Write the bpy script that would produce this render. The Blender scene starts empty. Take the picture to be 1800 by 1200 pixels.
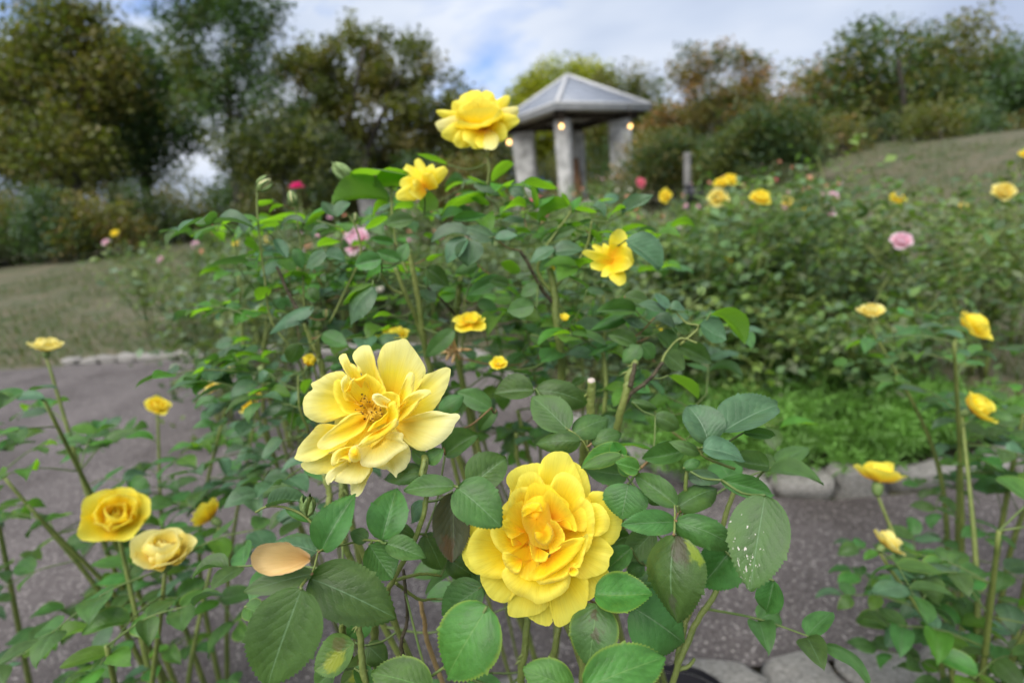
import bpy, math, random
import numpy as np
from mathutils import Vector, Matrix

random.seed(7)
rng = np.random.default_rng(7)
sc = bpy.context.scene
C = sc.collection
R = math.radians

# ------------------------------------------------------------------ camera
CAM = np.array([0.0, 0.0, 1.10])
PITCH, ROLL, FPX = 0.258, 0.092, 906.0
cam_d = bpy.data.cameras.new('camera')
cam = bpy.data.objects.new('camera', cam_d)
C.objects.link(cam)
M = Matrix.Rotation(math.pi / 2 - PITCH, 3, 'X') @ Matrix.Rotation(-ROLL, 3, 'Z')
cam.matrix_world = Matrix.Translation(CAM) @ M.to_4x4()
cam_d.sensor_width = 36
cam_d.lens = 36 * FPX / 1800
cam_d.clip_start, cam_d.clip_end = 0.02, 500
cam_d.dof.use_dof = True
cam_d.dof.focus_distance = 0.335
cam_d.dof.aperture_fstop = 4.5
sc.camera = cam
MR = np.array(M)


def P(px, py, d):
    """photo pixel + distance along the view axis -> point in the place"""
    return CAM + MR @ np.array([(px - 900) / FPX * d, -(py - 600) / FPX * d, -d])


# ------------------------------------------------------------------ world, sun, exposure
SUN_EL, SUN_AZ = R(58), R(-150)          # azimuth measured from +Y towards +X
w = bpy.data.worlds.new('World')
sc.world = w
w.use_nodes = True
nt = w.node_tree
nt.nodes.clear()


def nd(nt, t, **k):
    n = nt.nodes.new(t)
    for a, v in k.items():
        if a == 'ins':
            for i, x in v.items():
                n.inputs[i].default_value = x
        else:
            setattr(n, a, v)
    return n


def ramp(nt, stops, interp='LINEAR'):
    n = nt.nodes.new('ShaderNodeValToRGB')
    n.color_ramp.interpolation = interp
    e = n.color_ramp.elements
    while len(e) > 1:
        e.remove(e[-1])
    e[0].position, e[0].color = stops[0][0], (*stops[0][1], 1) if len(stops[0][1]) == 3 else stops[0][1]
    for p, c in stops[1:]:
        x = e.new(p)
        x.color = (*c, 1) if len(c) == 3 else c
    return n


L = nt.links.new
out = nd(nt, 'ShaderNodeOutputWorld')
bg = nd(nt, 'ShaderNodeBackground', ins={'Strength': 0.12})
sky = nd(nt, 'ShaderNodeTexSky', sky_type='NISHITA', sun_disc=False, sun_elevation=SUN_EL,
         sun_rotation=SUN_AZ, air_density=1.0, dust_density=1.5)
tc = nd(nt, 'ShaderNodeTexCoord')
mp = nd(nt, 'ShaderNodeMapping', ins={'Scale': (1.0, 1.0, 2.6), 'Location': (7.7, 4.2, 1.2)})
L(tc.outputs['Generated'], mp.inputs['Vector'])
n1 = nd(nt, 'ShaderNodeTexNoise', ins={'Scale': 2.1, 'Detail': 6, 'Roughness': .55, 'Distortion': .4})
n2 = nd(nt, 'ShaderNodeTexNoise', ins={'Scale': 1.5, 'Detail': 4, 'Roughness': .5})
L(mp.outputs[0], n1.inputs['Vector'])
L(mp.outputs[0], n2.inputs['Vector'])
cov = ramp(nt, [(.31, (.25, .25, .25)), (.42, (1, 1, 1))])       # cloud cover: a few blue gaps
L(n1.outputs[0], cov.inputs[0])
cl = ramp(nt, [(.36, (2.05, 2.45, 3.35)), (.5, (2.8, 3.2, 3.95)), (.64, (3.9, 4.15, 4.6))])
L(n2.outputs[0], cl.inputs[0])
mx = nd(nt, 'ShaderNodeMix', data_type='RGBA')
sk2 = nd(nt, 'ShaderNodeMix', data_type='RGBA', blend_type='MULTIPLY', ins={0: 1.0, 7: (.50, .68, .98, 1)})
L(sky.outputs[0], sk2.inputs[6])
L(cov.outputs[0], mx.inputs[0])
L(sk2.outputs[2], mx.inputs[6])
L(cl.outputs[0], mx.inputs[7])
L(mx.outputs[2], bg.inputs['Color'])
L(bg.outputs[0], out.inputs[0])

sd = bpy.data.lights.new('sun', 'SUN')
sd.energy = 2.9
sd.angle = R(60)
sd.color = (1.0, .965, .91)
sun = bpy.data.objects.new('sun', sd)
C.objects.link(sun)
sdir = Vector((math.sin(SUN_AZ) * math.cos(SUN_EL), math.cos(SUN_AZ) * math.cos(SUN_EL), math.sin(SUN_EL)))
sun.rotation_euler = sdir.to_track_quat('Z', 'Y').to_euler()
sun.location = (0, -5, 12)
vs = sc.view_settings
vs.view_transform, vs.look, vs.exposure, vs.gamma, vs.use_curve_mapping = 'Standard', 'None', 0.92, 1.0, False
sc.cycles.use_denoising = True
sc.cycles.max_bounces = 7
sc.cycles.diffuse_bounces = 4
sc.cycles.adaptive_threshold = .025
sc.cycles.transmission_bounces = 4
sc.cycles.caustics_reflective = False
sc.cycles.caustics_refractive = False


# ------------------------------------------------------------------ materials
def mat(name):
    m = bpy.data.materials.new(name)
    m.use_nodes = True
    t = m.node_tree
    t.nodes.clear()
    o = nd(t, 'ShaderNodeOutputMaterial')
    return m, t, o


def simple(name, c1, c2, scale=20, rough=.8, bump=.2, bscale=None, detail=5, spec=.3):
    m, t, o = mat(name)
    p = nd(t, 'ShaderNodeBsdfPrincipled', ins={'Roughness': rough, 'Specular IOR Level': spec})
    tcn = nd(t, 'ShaderNodeTexCoord')
    n = nd(t, 'ShaderNodeTexNoise', ins={'Scale': scale, 'Detail': detail, 'Roughness': .6})
    t.links.new(tcn.outputs['Object'], n.inputs['Vector'])
    r = ramp(t, [(.32, c1), (.68, c2)])
    t.links.new(n.outputs[0], r.inputs[0])
    t.links.new(r.outputs[0], p.inputs['Base Color'])
    if bump:
        n2 = nd(t, 'ShaderNodeTexNoise', ins={'Scale': bscale or scale * 4, 'Detail': 6})
        t.links.new(tcn.outputs['Object'], n2.inputs['Vector'])
        b = nd(t, 'ShaderNodeBump', ins={'Strength': bump, 'Distance': .01})
        t.links.new(n2.outputs[0], b.inputs['Height'])
        t.links.new(b.outputs[0], p.inputs['Normal'])
    t.links.new(p.outputs[0], o.inputs[0])
    return m


def leaf_mat(name, base, vein, trans, under, rough=.42, tr=.3, var=.35, damage=None, margin=None):
    """hero leaflet: UV x across (0..1), y from stalk to tip"""
    m, t, o = mat(name)
    K = t.links.new
    p = nd(t, 'ShaderNodeBsdfPrincipled', ins={'Roughness': rough, 'Specular IOR Level': .36})
    uv = nd(t, 'ShaderNodeUVMap')
    sx = nd(t, 'ShaderNodeSeparateXYZ')
    K(uv.outputs[0], sx.inputs[0])

    def math_(op, a, b=None, c=None):
        n = nd(t, 'ShaderNodeMath', operation=op)
        for i, x in enumerate((a, b, c)):
            if x is None:
                continue
            if isinstance(x, (int, float)):
                n.inputs[i].default_value = x
            else:
                K(x, n.inputs[i])
        return n.outputs[0]
    au = math_('ABSOLUTE', math_('MULTIPLY_ADD', sx.outputs[0], 2.0, -1.0))
    v = sx.outputs[1]
    oi = nd(t, 'ShaderNodeObjectInfo')
    tco = nd(t, 'ShaderNodeTexCoord')
    # side veins
    nz = nd(t, 'ShaderNodeTexNoise', ins={'Scale': 3.0, 'Detail': 3})
    nzs = nd(t, 'ShaderNodeVectorMath', operation='ADD')
    K(uv.outputs[0], nzs.inputs[0])
    K(oi.outputs['Random'], nzs.inputs[1])
    K(nzs.outputs[0], nz.inputs['Vector'])
    ph = math_('ADD', math_('MULTIPLY', v, 8.0), math_('MULTIPLY', nz.outputs[0], 1.8))
    ph = math_('SUBTRACT', ph, math_('MULTIPLY', math_('POWER', au, .85), 2.6))
    tri = math_('ABSOLUTE', math_('SUBTRACT', math_('FRACT', ph), .5))     # 0 at vein .. .5
    vn = nd(t, 'ShaderNodeMapRange', interpolation_type='SMOOTHSTEP', ins={1: .0, 2: .07, 3: 1, 4: 0})
    K(tri, vn.inputs[0])
    fade = math_('SUBTRACT', 1.0, math_('POWER', au, 2.0))
    sv = math_('MULTIPLY', math_('MULTIPLY', vn.outputs[0], fade), .16)
    mid = nd(t, 'ShaderNodeMapRange', interpolation_type='SMOOTHSTEP', ins={1: .008, 2: .04, 3: .8, 4: 0})
    K(au, mid.inputs[0])
    vm = math_('MAXIMUM', sv, mid.outputs[0])
    # blade colour
    n1 = nd(t, 'ShaderNodeTexNoise', ins={'Scale': 3.0, 'Detail': 5, 'Roughness': .6})
    K(nzs.outputs[0], n1.inputs['Vector'])
    d = [x * (1 - var) for x in base]
    li = [min(1, x * (1 + var)) for x in base]
    r = ramp(t, [(.3, d), (.7, li)])
    K(n1.outputs[0], r.inputs[0])
    hs = nd(t, 'ShaderNodeHueSaturation', ins={'Saturation': 1.0})
    K(math_('MULTIPLY_ADD', oi.outputs['Random'], .05, .475), hs.inputs['Hue'])
    K(math_('MULTIPLY_ADD', oi.outputs['Random'], .5, .75), hs.inputs['Value'])
    K(r.outputs[0], hs.inputs['Color'])
    mv = nd(t, 'ShaderNodeMix', data_type='RGBA', ins={7: (*vein, 1)})
    K(vm, mv.inputs[0])
    K(hs.outputs[0], mv.inputs[6])
    col = mv.outputs[2]
    # slight yellowing in patches and small brown specks, different on every leaf
    ny = nd(t, 'ShaderNodeTexNoise', ins={'Scale': 1.6, 'Detail': 3})
    off2 = nd(t, 'ShaderNodeVectorMath', operation='MULTIPLY_ADD', ins={1: (7.3, 3.1, 5.7)})
    K(oi.outputs['Random'], off2.inputs[0])
    K(uv.outputs[0], off2.inputs[2])
    K(off2.outputs[0], ny.inputs['Vector'])
    yr = nd(t, 'ShaderNodeMapRange', interpolation_type='SMOOTHSTEP', ins={1: .55, 2: .80, 3: 0, 4: .32})
    K(ny.outputs[0], yr.inputs[0])
    my = nd(t, 'ShaderNodeMix', data_type='RGBA', ins={7: (base[0] * 1.9, base[1] * 1.45, base[2] * .75, 1)})
    K(yr.outputs[0], my.inputs[0])
    K(col, my.inputs[6])
    nsp = nd(t, 'ShaderNodeTexNoise', ins={'Scale': 24.0, 'Detail': 2})
    K(off2.outputs[0], nsp.inputs['Vector'])
    spk = nd(t, 'ShaderNodeMapRange', ins={1: .70, 2: .76, 3: 0, 4: .6})
    K(nsp.outputs[0], spk.inputs[0])
    ms_ = nd(t, 'ShaderNodeMix', data_type='RGBA', ins={7: (.09, .075, .035, 1)})
    K(spk.outputs[0], ms_.inputs[0])
    K(my.outputs[2], ms_.inputs[6])
    col = ms_.outputs[2]
    if margin:
        mm = nd(t, 'ShaderNodeMix', data_type='RGBA', ins={7: (*margin, 1)})
        mr = nd(t, 'ShaderNodeMapRange', interpolation_type='SMOOTHSTEP', ins={1: .86, 2: 1.0, 3: 0, 4: .75})
        K(au, mr.inputs[0])
        K(mr.outputs[0], mm.inputs[0])
        K(col, mm.inputs[6])
        col = mm.outputs[2]
    if damage:
        for (kind, cx, cy, rad, dc) in damage:
            if kind == 'blotch':
                vd = nd(t, 'ShaderNodeVectorMath', operation='DISTANCE', ins={1: (cx, cy, 0)})
                K(uv.outputs[0], vd.inputs[0])
                nn = nd(t, 'ShaderNodeTexNoise', ins={'Scale': 9.0, 'Detail': 6})
                K(uv.outputs[0], nn.inputs['Vector'])
                q = math_('ADD', vd.outputs['Value'], math_('MULTIPLY_ADD', nn.outputs[0], .36, -.18))
                mr = nd(t, 'ShaderNodeMapRange', interpolation_type='SMOOTHSTEP', ins={1: rad * .5, 2: rad, 3: .85, 4: 0})
                K(q, mr.inputs[0])
                f = mr.outputs[0]
            else:                                # pale scattered specks
                nn = nd(t, 'ShaderNodeTexNoise', ins={'Scale': 17.0, 'Detail': 3})
                K(uv.outputs[0], nn.inputs['Vector'])
                vd = nd(t, 'ShaderNodeVectorMath', operation='DISTANCE', ins={1: (cx, cy, 0)})
                K(uv.outputs[0], vd.inputs[0])
                q = math_('SUBTRACT', nn.outputs[0], math_('MULTIPLY', vd.outputs['Value'], .28))
                mr = nd(t, 'ShaderNodeMapRange', ins={1: rad, 2: rad + .02, 3: 0, 4: 1})
                K(q, mr.inputs[0])
                f = mr.outputs[0]
            mm = nd(t, 'ShaderNodeMix', data_type='RGBA', ins={7: (*dc, 1)})
            K(f, mm.inputs[0])
            K(col, mm.inputs[6])
            col = mm.outputs[2]
    geo = nd(t, 'ShaderNodeNewGeometry')
    mu = nd(t, 'ShaderNodeMix', data_type='RGBA', ins={7: (*under, 1)})
    K(geo.outputs['Backfacing'], mu.inputs[0])
    K(col, mu.inputs[6])
    K(mu.outputs[2], p.inputs['Base Color'])
    # relief
    quilt = math_('ADD', math_('MULTIPLY', math_('MULTIPLY', math_('POWER', tri, .5), fade), 1.0),
                  math_('MULTIPLY', mid.outputs[0], -.8))
    nf = nd(t, 'ShaderNodeTexVoronoi', ins={'Scale': 42.0})
    K(uv.outputs[0], nf.inputs['Vector'])
    hgt = math_('ADD', quilt, math_('MULTIPLY', nf.outputs['Distance'], .35))
    b = nd(t, 'ShaderNodeBump', ins={'Strength': .28, 'Distance': .0012})
    K(hgt, b.inputs['Height'])
    K(b.outputs[0], p.inputs['Normal'])
    rr = nd(t, 'ShaderNodeMapRange', ins={1: .3, 2: .7, 3: rough - .08, 4: rough + .12})
    K(n1.outputs[0], rr.inputs[0])
    K(rr.outputs[0], p.inputs['Roughness'])
    tl = nd(t, 'ShaderNodeBsdfTranslucent', ins={0: (*trans, 1)})
    mixs = nd(t, 'ShaderNodeMixShader', ins={0: tr})
    K(p.outputs[0], mixs.inputs[1])
    K(tl.outputs[0], mixs.inputs[2])
    K(mixs.outputs[0], o.inputs[0])
    return m


def foliage_mat(name, tr=.3, trans_gain=(1.5, 1.7, .5), rough=.5):
    """merged leaves: colour from the per-leaf 'tint' attribute"""
    m, t, o = mat(name)
    K = t.links.new
    a = nd(t, 'ShaderNodeAttribute', attribute_name='tint')
    p = nd(t, 'ShaderNodeBsdfPrincipled', ins={'Roughness': rough, 'Specular IOR Level': .35})
    K(a.outputs['Color'], p.inputs['Base Color'])
    g = nd(t, 'ShaderNodeMix', data_type='RGBA', blend_type='MULTIPLY', ins={0: 1.0, 7: (*trans_gain, 1)})
    K(a.outputs['Color'], g.inputs[6])
    tl = nd(t, 'ShaderNodeBsdfTranslucent')
    K(g.outputs[2], tl.inputs[0])
    s = nd(t, 'ShaderNodeMixShader', ins={0: tr})
    K(p.outputs[0], s.inputs[1])
    K(tl.outputs[0], s.inputs[2])
    K(s.outputs[0], o.inputs[0])
    return m


def petal_mat(name, base, mid, edge, tr=.48):
    """petal pigment: deep at the claw, paler towards the rim; fine streaks along it"""
    m, t, o = mat(name)
    K = t.links.new
    uv = nd(t, 'ShaderNodeUVMap')
    sx = nd(t, 'ShaderNodeSeparateXYZ')
    K(uv.outputs[0], sx.inputs[0])
    oi = nd(t, 'ShaderNodeObjectInfo')
    ad = nd(t, 'ShaderNodeVectorMath', operation='ADD')
    K(uv.outputs[0], ad.inputs[0])
    K(oi.outputs['Random'], ad.inputs[1])
    mpn = nd(t, 'ShaderNodeMapping', ins={'Scale': (16, 1.6, 1)})
    K(ad.outputs[0], mpn.inputs[0])
    n = nd(t, 'ShaderNodeTexNoise', ins={'Scale': 2.0, 'Detail': 4})
    K(mpn.outputs[0], n.inputs['Vector'])
    nb = nd(t, 'ShaderNodeTexNoise', ins={'Scale': 2.4, 'Detail': 3})
    K(ad.outputs[0], nb.inputs['Vector'])
    ma = nd(t, 'ShaderNodeMath', operation='MULTIPLY_ADD', ins={1: .22, 2: -.11})
    K(n.outputs[0], ma.inputs[0])
    mb = nd(t, 'ShaderNodeMath', operation='MULTIPLY_ADD', ins={1: .5, 2: -.25})
    K(nb.outputs[0], mb.inputs[0])
    s1 = nd(t, 'ShaderNodeMath', operation='ADD')
    K(ma.outputs[0], s1.inputs[0])
    K(mb.outputs[0], s1.inputs[1])
    s2 = nd(t, 'ShaderNodeMath', operation='ADD')
    K(s1.outputs[0], s2.inputs[0])
    K(sx.outputs[1], s2.inputs[1])
    r0 = ramp(t, [(.05, base), (.5, mid), (.95, edge)])
    K(s2.outputs[0], r0.inputs[0])
    # fine veins running to the rim, and a few bruised specks
    mp2 = nd(t, 'ShaderNodeMapping', ins={'Scale': (46, 2.2, 1)})
    K(ad.outputs[0], mp2.inputs[0])
    nv_ = nd(t, 'ShaderNodeTexNoise', ins={'Scale': 1.6, 'Detail': 3, 'Distortion': .4})
    K(mp2.outputs[0], nv_.inputs['Vector'])
    rv = ramp(t, [(.36, (.93, .91, .84)), (.52, (1, 1, 1))])
    K(nv_.outputs[0], rv.inputs[0])
    r1_ = nd(t, 'ShaderNodeMix', data_type='RGBA', blend_type='MULTIPLY', ins={0: .8})
    K(r0.outputs[0], r1_.inputs[6])
    K(rv.outputs[0], r1_.inputs[7])
    nbz = nd(t, 'ShaderNodeTexNoise', ins={'Scale': 13.0, 'Detail': 4})
    K(ad.outputs[0], nbz.inputs['Vector'])
    bz = nd(t, 'ShaderNodeMapRange', ins={1: .72, 2: .80, 3: 0, 4: .5})
    K(nbz.outputs[0], bz.inputs[0])
    r = nd(t, 'ShaderNodeMix', data_type='RGBA', ins={7: (edge[0] * .7, edge[1] * .55, edge[2] * .5, 1)})
    K(bz.outputs[0], r.inputs[0])
    K(r1_.outputs[2], r.inputs[6])
    p = nd(t, 'ShaderNodeBsdfPrincipled', ins={'Roughness': .55, 'Specular IOR Level': .25, 'Sheen Weight': .15})
    K(r.outputs[2], p.inputs['Base Color'])
    b = nd(t, 'ShaderNodeBump', ins={'Strength': .12, 'Distance': .0010})
    K(nv_.outputs[0], b.inputs['Height'])
    K(b.outputs[0], p.inputs['Normal'])
    tl = nd(t, 'ShaderNodeBsdfTranslucent')
    K(r.outputs[2], tl.inputs[0])
    ms = nd(t, 'ShaderNodeMixShader', ins={0: tr})
    K(p.outputs[0], ms.inputs[1])
    K(tl.outputs[0], ms.inputs[2])
    K(ms.outputs[0], o.inputs[0])
    return m


G = dict(base=(.060, .136, .032), vein=(.13, .22, .10), trans=(.10, .26, .02), under=(.10, .18, .09))
LM = {
    'g': leaf_mat('leaf_green', **G),
    'f': leaf_mat('leaf_fresh', base=(.062, .165, .030), vein=(.12, .25, .06), trans=(.14, .34, .02), under=(.11, .2, .08), margin=(.2, .28, .04)),
    'p': leaf_mat('leaf_waxy', base=(.068, .14, .066), vein=(.16, .25, .15), trans=(.10, .24, .03), under=(.12, .2, .12), rough=.36),
    'l': leaf_mat('leaf_young_backlit', base=(.09, .21, .03), vein=(.16, .3, .06), trans=(.24, .52, .015), under=(.11, .22, .04), tr=.5),  # young yellow-green; colour and transmission raised to stand in for sky backlight
    'y': leaf_mat('leaf_yellowing', base=(.085, .14, .03), vein=(.2, .24, .07), trans=(.2, .3, .02), under=(.2, .22, .06),
                  damage=[('blotch', .4, .55, .34, (.26, .29, .02)), ('blotch', .7, .3, .2, (.12, .11, .04))]),
    'b': leaf_mat('leaf_blotched', damage=[('blotch', .36, .12, .24, (.06, .045, .026)), ('blotch', .12, .16, .15, (.2, .27, .02)), ('blotch', .5, .8, .14, (.075, .08, .05))], **G),
    's': leaf_mat('leaf_specked', damage=[('speck', .72, .74, .575, (.6, .55, .48))], **G),
    'r': leaf_mat('leaf_bronzed', base=(.07, .085, .05), vein=(.13, .16, .08), trans=(.16, .16, .03), under=(.12, .13, .08),
                  damage=[('blotch', .7, .85, .3, (.09, .05, .03))]),
    'd': leaf_mat('leaf_spot', base=(.07, .175, .05), vein=(.14, .25, .09), trans=(.14, .34, .02), under=(.11, .2, .08),
                  margin=(.2, .28, .04), damage=[('blotch', .55, .2, .12, (.07, .05, .03)), ('blotch', .42, .5, .13, (.08, .07, .04))]),
}
LM['k'] = LM['g']
M_FOL = foliage_mat('foliage')
M_TREE = foliage_mat('tree_foliage', tr=.35)
M_ROSE2 = petal_mat('petal_golden', (.95, .50, .006), (.95, .75, .018), (.96, .87, .13))
M_ROSE1 = petal_mat('petal_lemon', (.95, .58, .010), (.95, .78, .055), (.95, .89, .32))
M_ROSEY = petal_mat('petal_yellow', (.93, .56, .008), (.94, .74, .020), (.95, .85, .11))
M_ROSEP = petal_mat('petal_pale_yellow', (.90, .6, .04), (.9, .76, .16), (.9, .82, .32))
M_PINK = petal_mat('petal_pink', (.85, .40, .48), (.86, .52, .62), (.90, .72, .80))
M_ROSEPINK = petal_mat('petal_deep_pink', (.75, .1, .18), (.8, .16, .25), (.85, .28, .36))
M_MAG = petal_mat('petal_magenta', (.65, .01, .12), (.75, .015, .18), (.8, .05, .26))
M_PEACH = petal_mat('petal_peach', (.85, .35, .15), (.85, .45, .28), (.85, .55, .4))
M_RED = petal_mat('petal_red', (.6, .03, .02), (.7, .05, .03), (.75, .1, .06))
M_WHITE = petal_mat('petal_white', (.8, .75, .5), (.85, .82, .7), (.85, .84, .78))
M_CANE = simple('cane_green', (.11, .15, .035), (.19, .22, .06), 30, .5, .25, 220)
M_CANEB = simple('cane_bark', (.035, .028, .018), (.09, .075, .04), 60, .75, .5, 300)
M_TAN = simple('cane_dry', (.26, .17, .07), (.36, .25, .11), 40, .7, .3, 260)
M_PETIOLE = simple('petiole', (.07, .12, .03), (.12, .16, .045), 60, .5, .1)
M_REDP = simple('petiole_red', (.14, .085, .04), (.22, .14, .06), 60, .55, .1)
M_CUT = simple('cut_wood', (.34, .28, .23), (.5, .43, .37), 120, .8, .2)
M_SEPAL = simple('sepal', (.10, .17, .05), (.2, .27, .09), 60, .55, .2)
M_BUD = simple('bud_cream', (.45, .42, .2), (.6, .56, .3), 50, .55, .2)
M_ANTHER = simple('anther', (.02, .008, .002), (.10, .04, .006), 400, .6, 0)
M_FILAMENT = simple('filament', (.65, .38, .02), (.8, .55, .05), 200, .5, 0)
M_DRY = simple('dried_petal', (.46, .27, .11), (.62, .42, .21), 40, .65, .5, 160)


# ------------------------------------------------------------------ mesh helpers
def mesh_np(name, V, F, mat_=None, uv=None, tint=None, smooth=True):
    me = bpy.data.meshes.new(name)
    V = np.asarray(V, dtype=np.float32)
    F = np.asarray(F, dtype=np.int32)
    k = F.shape[1]
    me.vertices.add(len(V))
    me.vertices.foreach_set('co', V.ravel())
    me.loops.add(F.size)
    me.loops.foreach_set('vertex_index', F.ravel())
    me.polygons.add(len(F))
    me.polygons.foreach_set('loop_start', np.arange(0, F.size, k, dtype=np.int32))
    if smooth:
        me.polygons.foreach_set('use_smooth', np.ones(len(F), dtype=bool))
    if uv is not None:
        ul = me.uv_layers.new(name='UVMap')
        ul.data.foreach_set('uv', np.asarray(uv, dtype=np.float32)[F.ravel()].ravel())
    if tint is not None:
        at = me.color_attributes.new('tint', 'FLOAT_COLOR', 'POINT')
        t4 = np.ones((len(V), 4), dtype=np.float32)
        t4[:, :3] = tint
        at.data.foreach_set('color', t4.ravel())
    me.update(calc_edges=True)
    if mat_:
        me.materials.append(mat_)
    return me


def origin(o):
    return np.array(o['_org']) if o is not None else np.zeros(3)


def link(name, me, parent=None, org=None, mw=None):
    """org: the object's origin in the place; mesh vertices are relative to it"""
    o = bpy.data.objects.new(name, me)
    C.objects.link(o)
    org = np.zeros(3) if org is None else np.asarray(org, float)
    if parent is not None:
        o.parent = parent
    loc = org - (ORG[parent.name] if parent is not None else 0)
    if mw is not None:
        mm = mw.copy()
        mm.translation = Vector(loc)
        o.matrix_basis = mm
    else:
        o.location = loc
    ORG[o.name] = org
    return o


ORG = {}


def tag(o, label=None, cat=None, group=None, kind=None):
    for k, v in (('label', label), ('category', cat), ('group', group), ('kind', kind)):
        if v:
            o[k] = v
    return o


def empty(name, loc, label=None, cat=None, group=None):
    o = bpy.data.objects.new(name, None)
    o.empty_display_size = .05
    C.objects.link(o)
    o.location = loc
    ORG[o.name] = np.asarray(loc, float)
    return tag(o, label, cat, group)


def part(name, V, F, m, parent=None, org=None, **k):
    """V in place coordinates"""
    V = np.asarray(V, float)
    if org is None:
        org = ORG[parent.name] if parent is not None else np.array([V[:, 0].mean(), V[:, 1].mean(), V[:, 2].min()])
    return link(name, mesh_np(name, V - org, F, m, **k), parent, org)


class MB:
    """collects quads (triangles as degenerate-free separate list is avoided: all faces are quads)"""
    def __init__(s):
        s.V, s.F, s.n = [], [], 0

    def add(s, V, F):
        s.V.append(np.asarray(V, float))
        s.F.append(np.asarray(F, int) + s.n)
        s.n += len(V)
        return s

    def box(s, c, d, rz=0.0, taper=1.0):
        c = np.asarray(c, float)
        h = np.asarray(d, float) / 2
        v = []
        for z in (-1, 1):
            k = taper if z > 0 else 1
            for x, y in ((-1, -1), (1, -1), (1, 1), (-1, 1)):
                v.append((x * h[0] * k, y * h[1] * k, z * h[2]))
        v = np.array(v)
        cs, sn = math.cos(rz), math.sin(rz)
        v = v @ np.array([[cs, sn, 0], [-sn, cs, 0], [0, 0, 1]]) + c
        return s.add(v, [(0, 3, 2, 1), (4, 5, 6, 7), (0, 1, 5, 4), (1, 2, 6, 5), (2, 3, 7, 6), (3, 0, 4, 7)])

    def tube(s, pts, rad, n=8, cap=True):
        V, F = tube(pts, rad, n, cap)
        return s.add(V, F)

    def get(s):
        return np.concatenate(s.V), np.concatenate(s.F)


def smooth_path(pts, k=5):
    """Catmull-Rom through pts, k points per span"""
    p = np.asarray(pts, float)
    if len(p) < 3:
        return np.array([p[0] + (p[-1] - p[0]) * t for t in np.linspace(0, 1, k + 1)])
    q = np.vstack([2 * p[0] - p[1], p, 2 * p[-1] - p[-2]])
    o = []
    for i in range(1, len(q) - 2):                  # centripetal, so uneven spacing makes no loops
        a, b, c, d = q[i - 1:i + 3]
        t0 = 0.0
        t1 = t0 + max(np.linalg.norm(b - a), 1e-9) ** .5
        t2 = t1 + max(np.linalg.norm(c - b), 1e-9) ** .5
        t3 = t2 + max(np.linalg.norm(d - c), 1e-9) ** .5
        for t in np.linspace(t1, t2, k, endpoint=False):
            a1 = (t1 - t) / (t1 - t0) * a + (t - t0) / (t1 - t0) * b
            a2 = (t2 - t) / (t2 - t1) * b + (t - t1) / (t2 - t1) * c
            a3 = (t3 - t) / (t3 - t2) * c + (t - t2) / (t3 - t2) * d
            b1 = (t2 - t) / (t2 - t0) * a1 + (t - t0) / (t2 - t0) * a2
            b2 = (t3 - t) / (t3 - t1) * a2 + (t - t1) / (t3 - t1) * a3
            o.append((t2 - t) / (t2 - t1) * b1 + (t - t1) / (t2 - t1) * b2)
    o.append(p[-1])
    return np.array(o)


def tube(pts, rad, n=8, cap=True):
    p = np.asarray(pts, float)
    r = np.broadcast_to(np.asarray(rad, float), (len(p),))
    t = np.gradient(p, axis=0)
    t /= np.linalg.norm(t, axis=1)[:, None] + 1e-12
    ref = np.array([0.31, .22, .92]) if abs(t[0, 2]) < .9 else np.array([1.0, .1, 0])
    a = np.linspace(0, 2 * math.pi, n, endpoint=False)
    V = []
    x = np.cross(ref, t[0])
    for i in range(len(p)):
        x = x - t[i] * x.dot(t[i])
        x /= np.linalg.norm(x) + 1e-12
        y = np.cross(t[i], x)
        V.append(p[i] + r[i] * (np.cos(a)[:, None] * x + np.sin(a)[:, None] * y))
    V = np.concatenate(V)
    F = []
    for i in range(len(p) - 1):
        for j in range(n):
            k = (j + 1) % n
            F.append((i * n + j, i * n + k, (i + 1) * n + k, (i + 1) * n + j))
    if cap:                                         # end discs as quad fans
        for ring, flip in ((0, True), (len(p) - 1, False)):
            for j in range(1, n - 1, 2):
                f = (ring * n, ring * n + j, ring * n + j + 1, ring * n + min(j + 2, n - 1))
                if f[2] == f[3]:
                    continue
                F.append(f[::-1] if flip else f)
    return V, np.array(F)


def unit(v):
    v = np.asarray(v, float)
    return v / (np.linalg.norm(v) + 1e-12)


# ------------------------------------------------------------------ leaf shapes
def prof(v):
    w_ = np.power(np.clip(v, 0, 1), .55) * np.power(np.clip(1 - v, 0, 1), .80)
    return w_ / .4070


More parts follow.
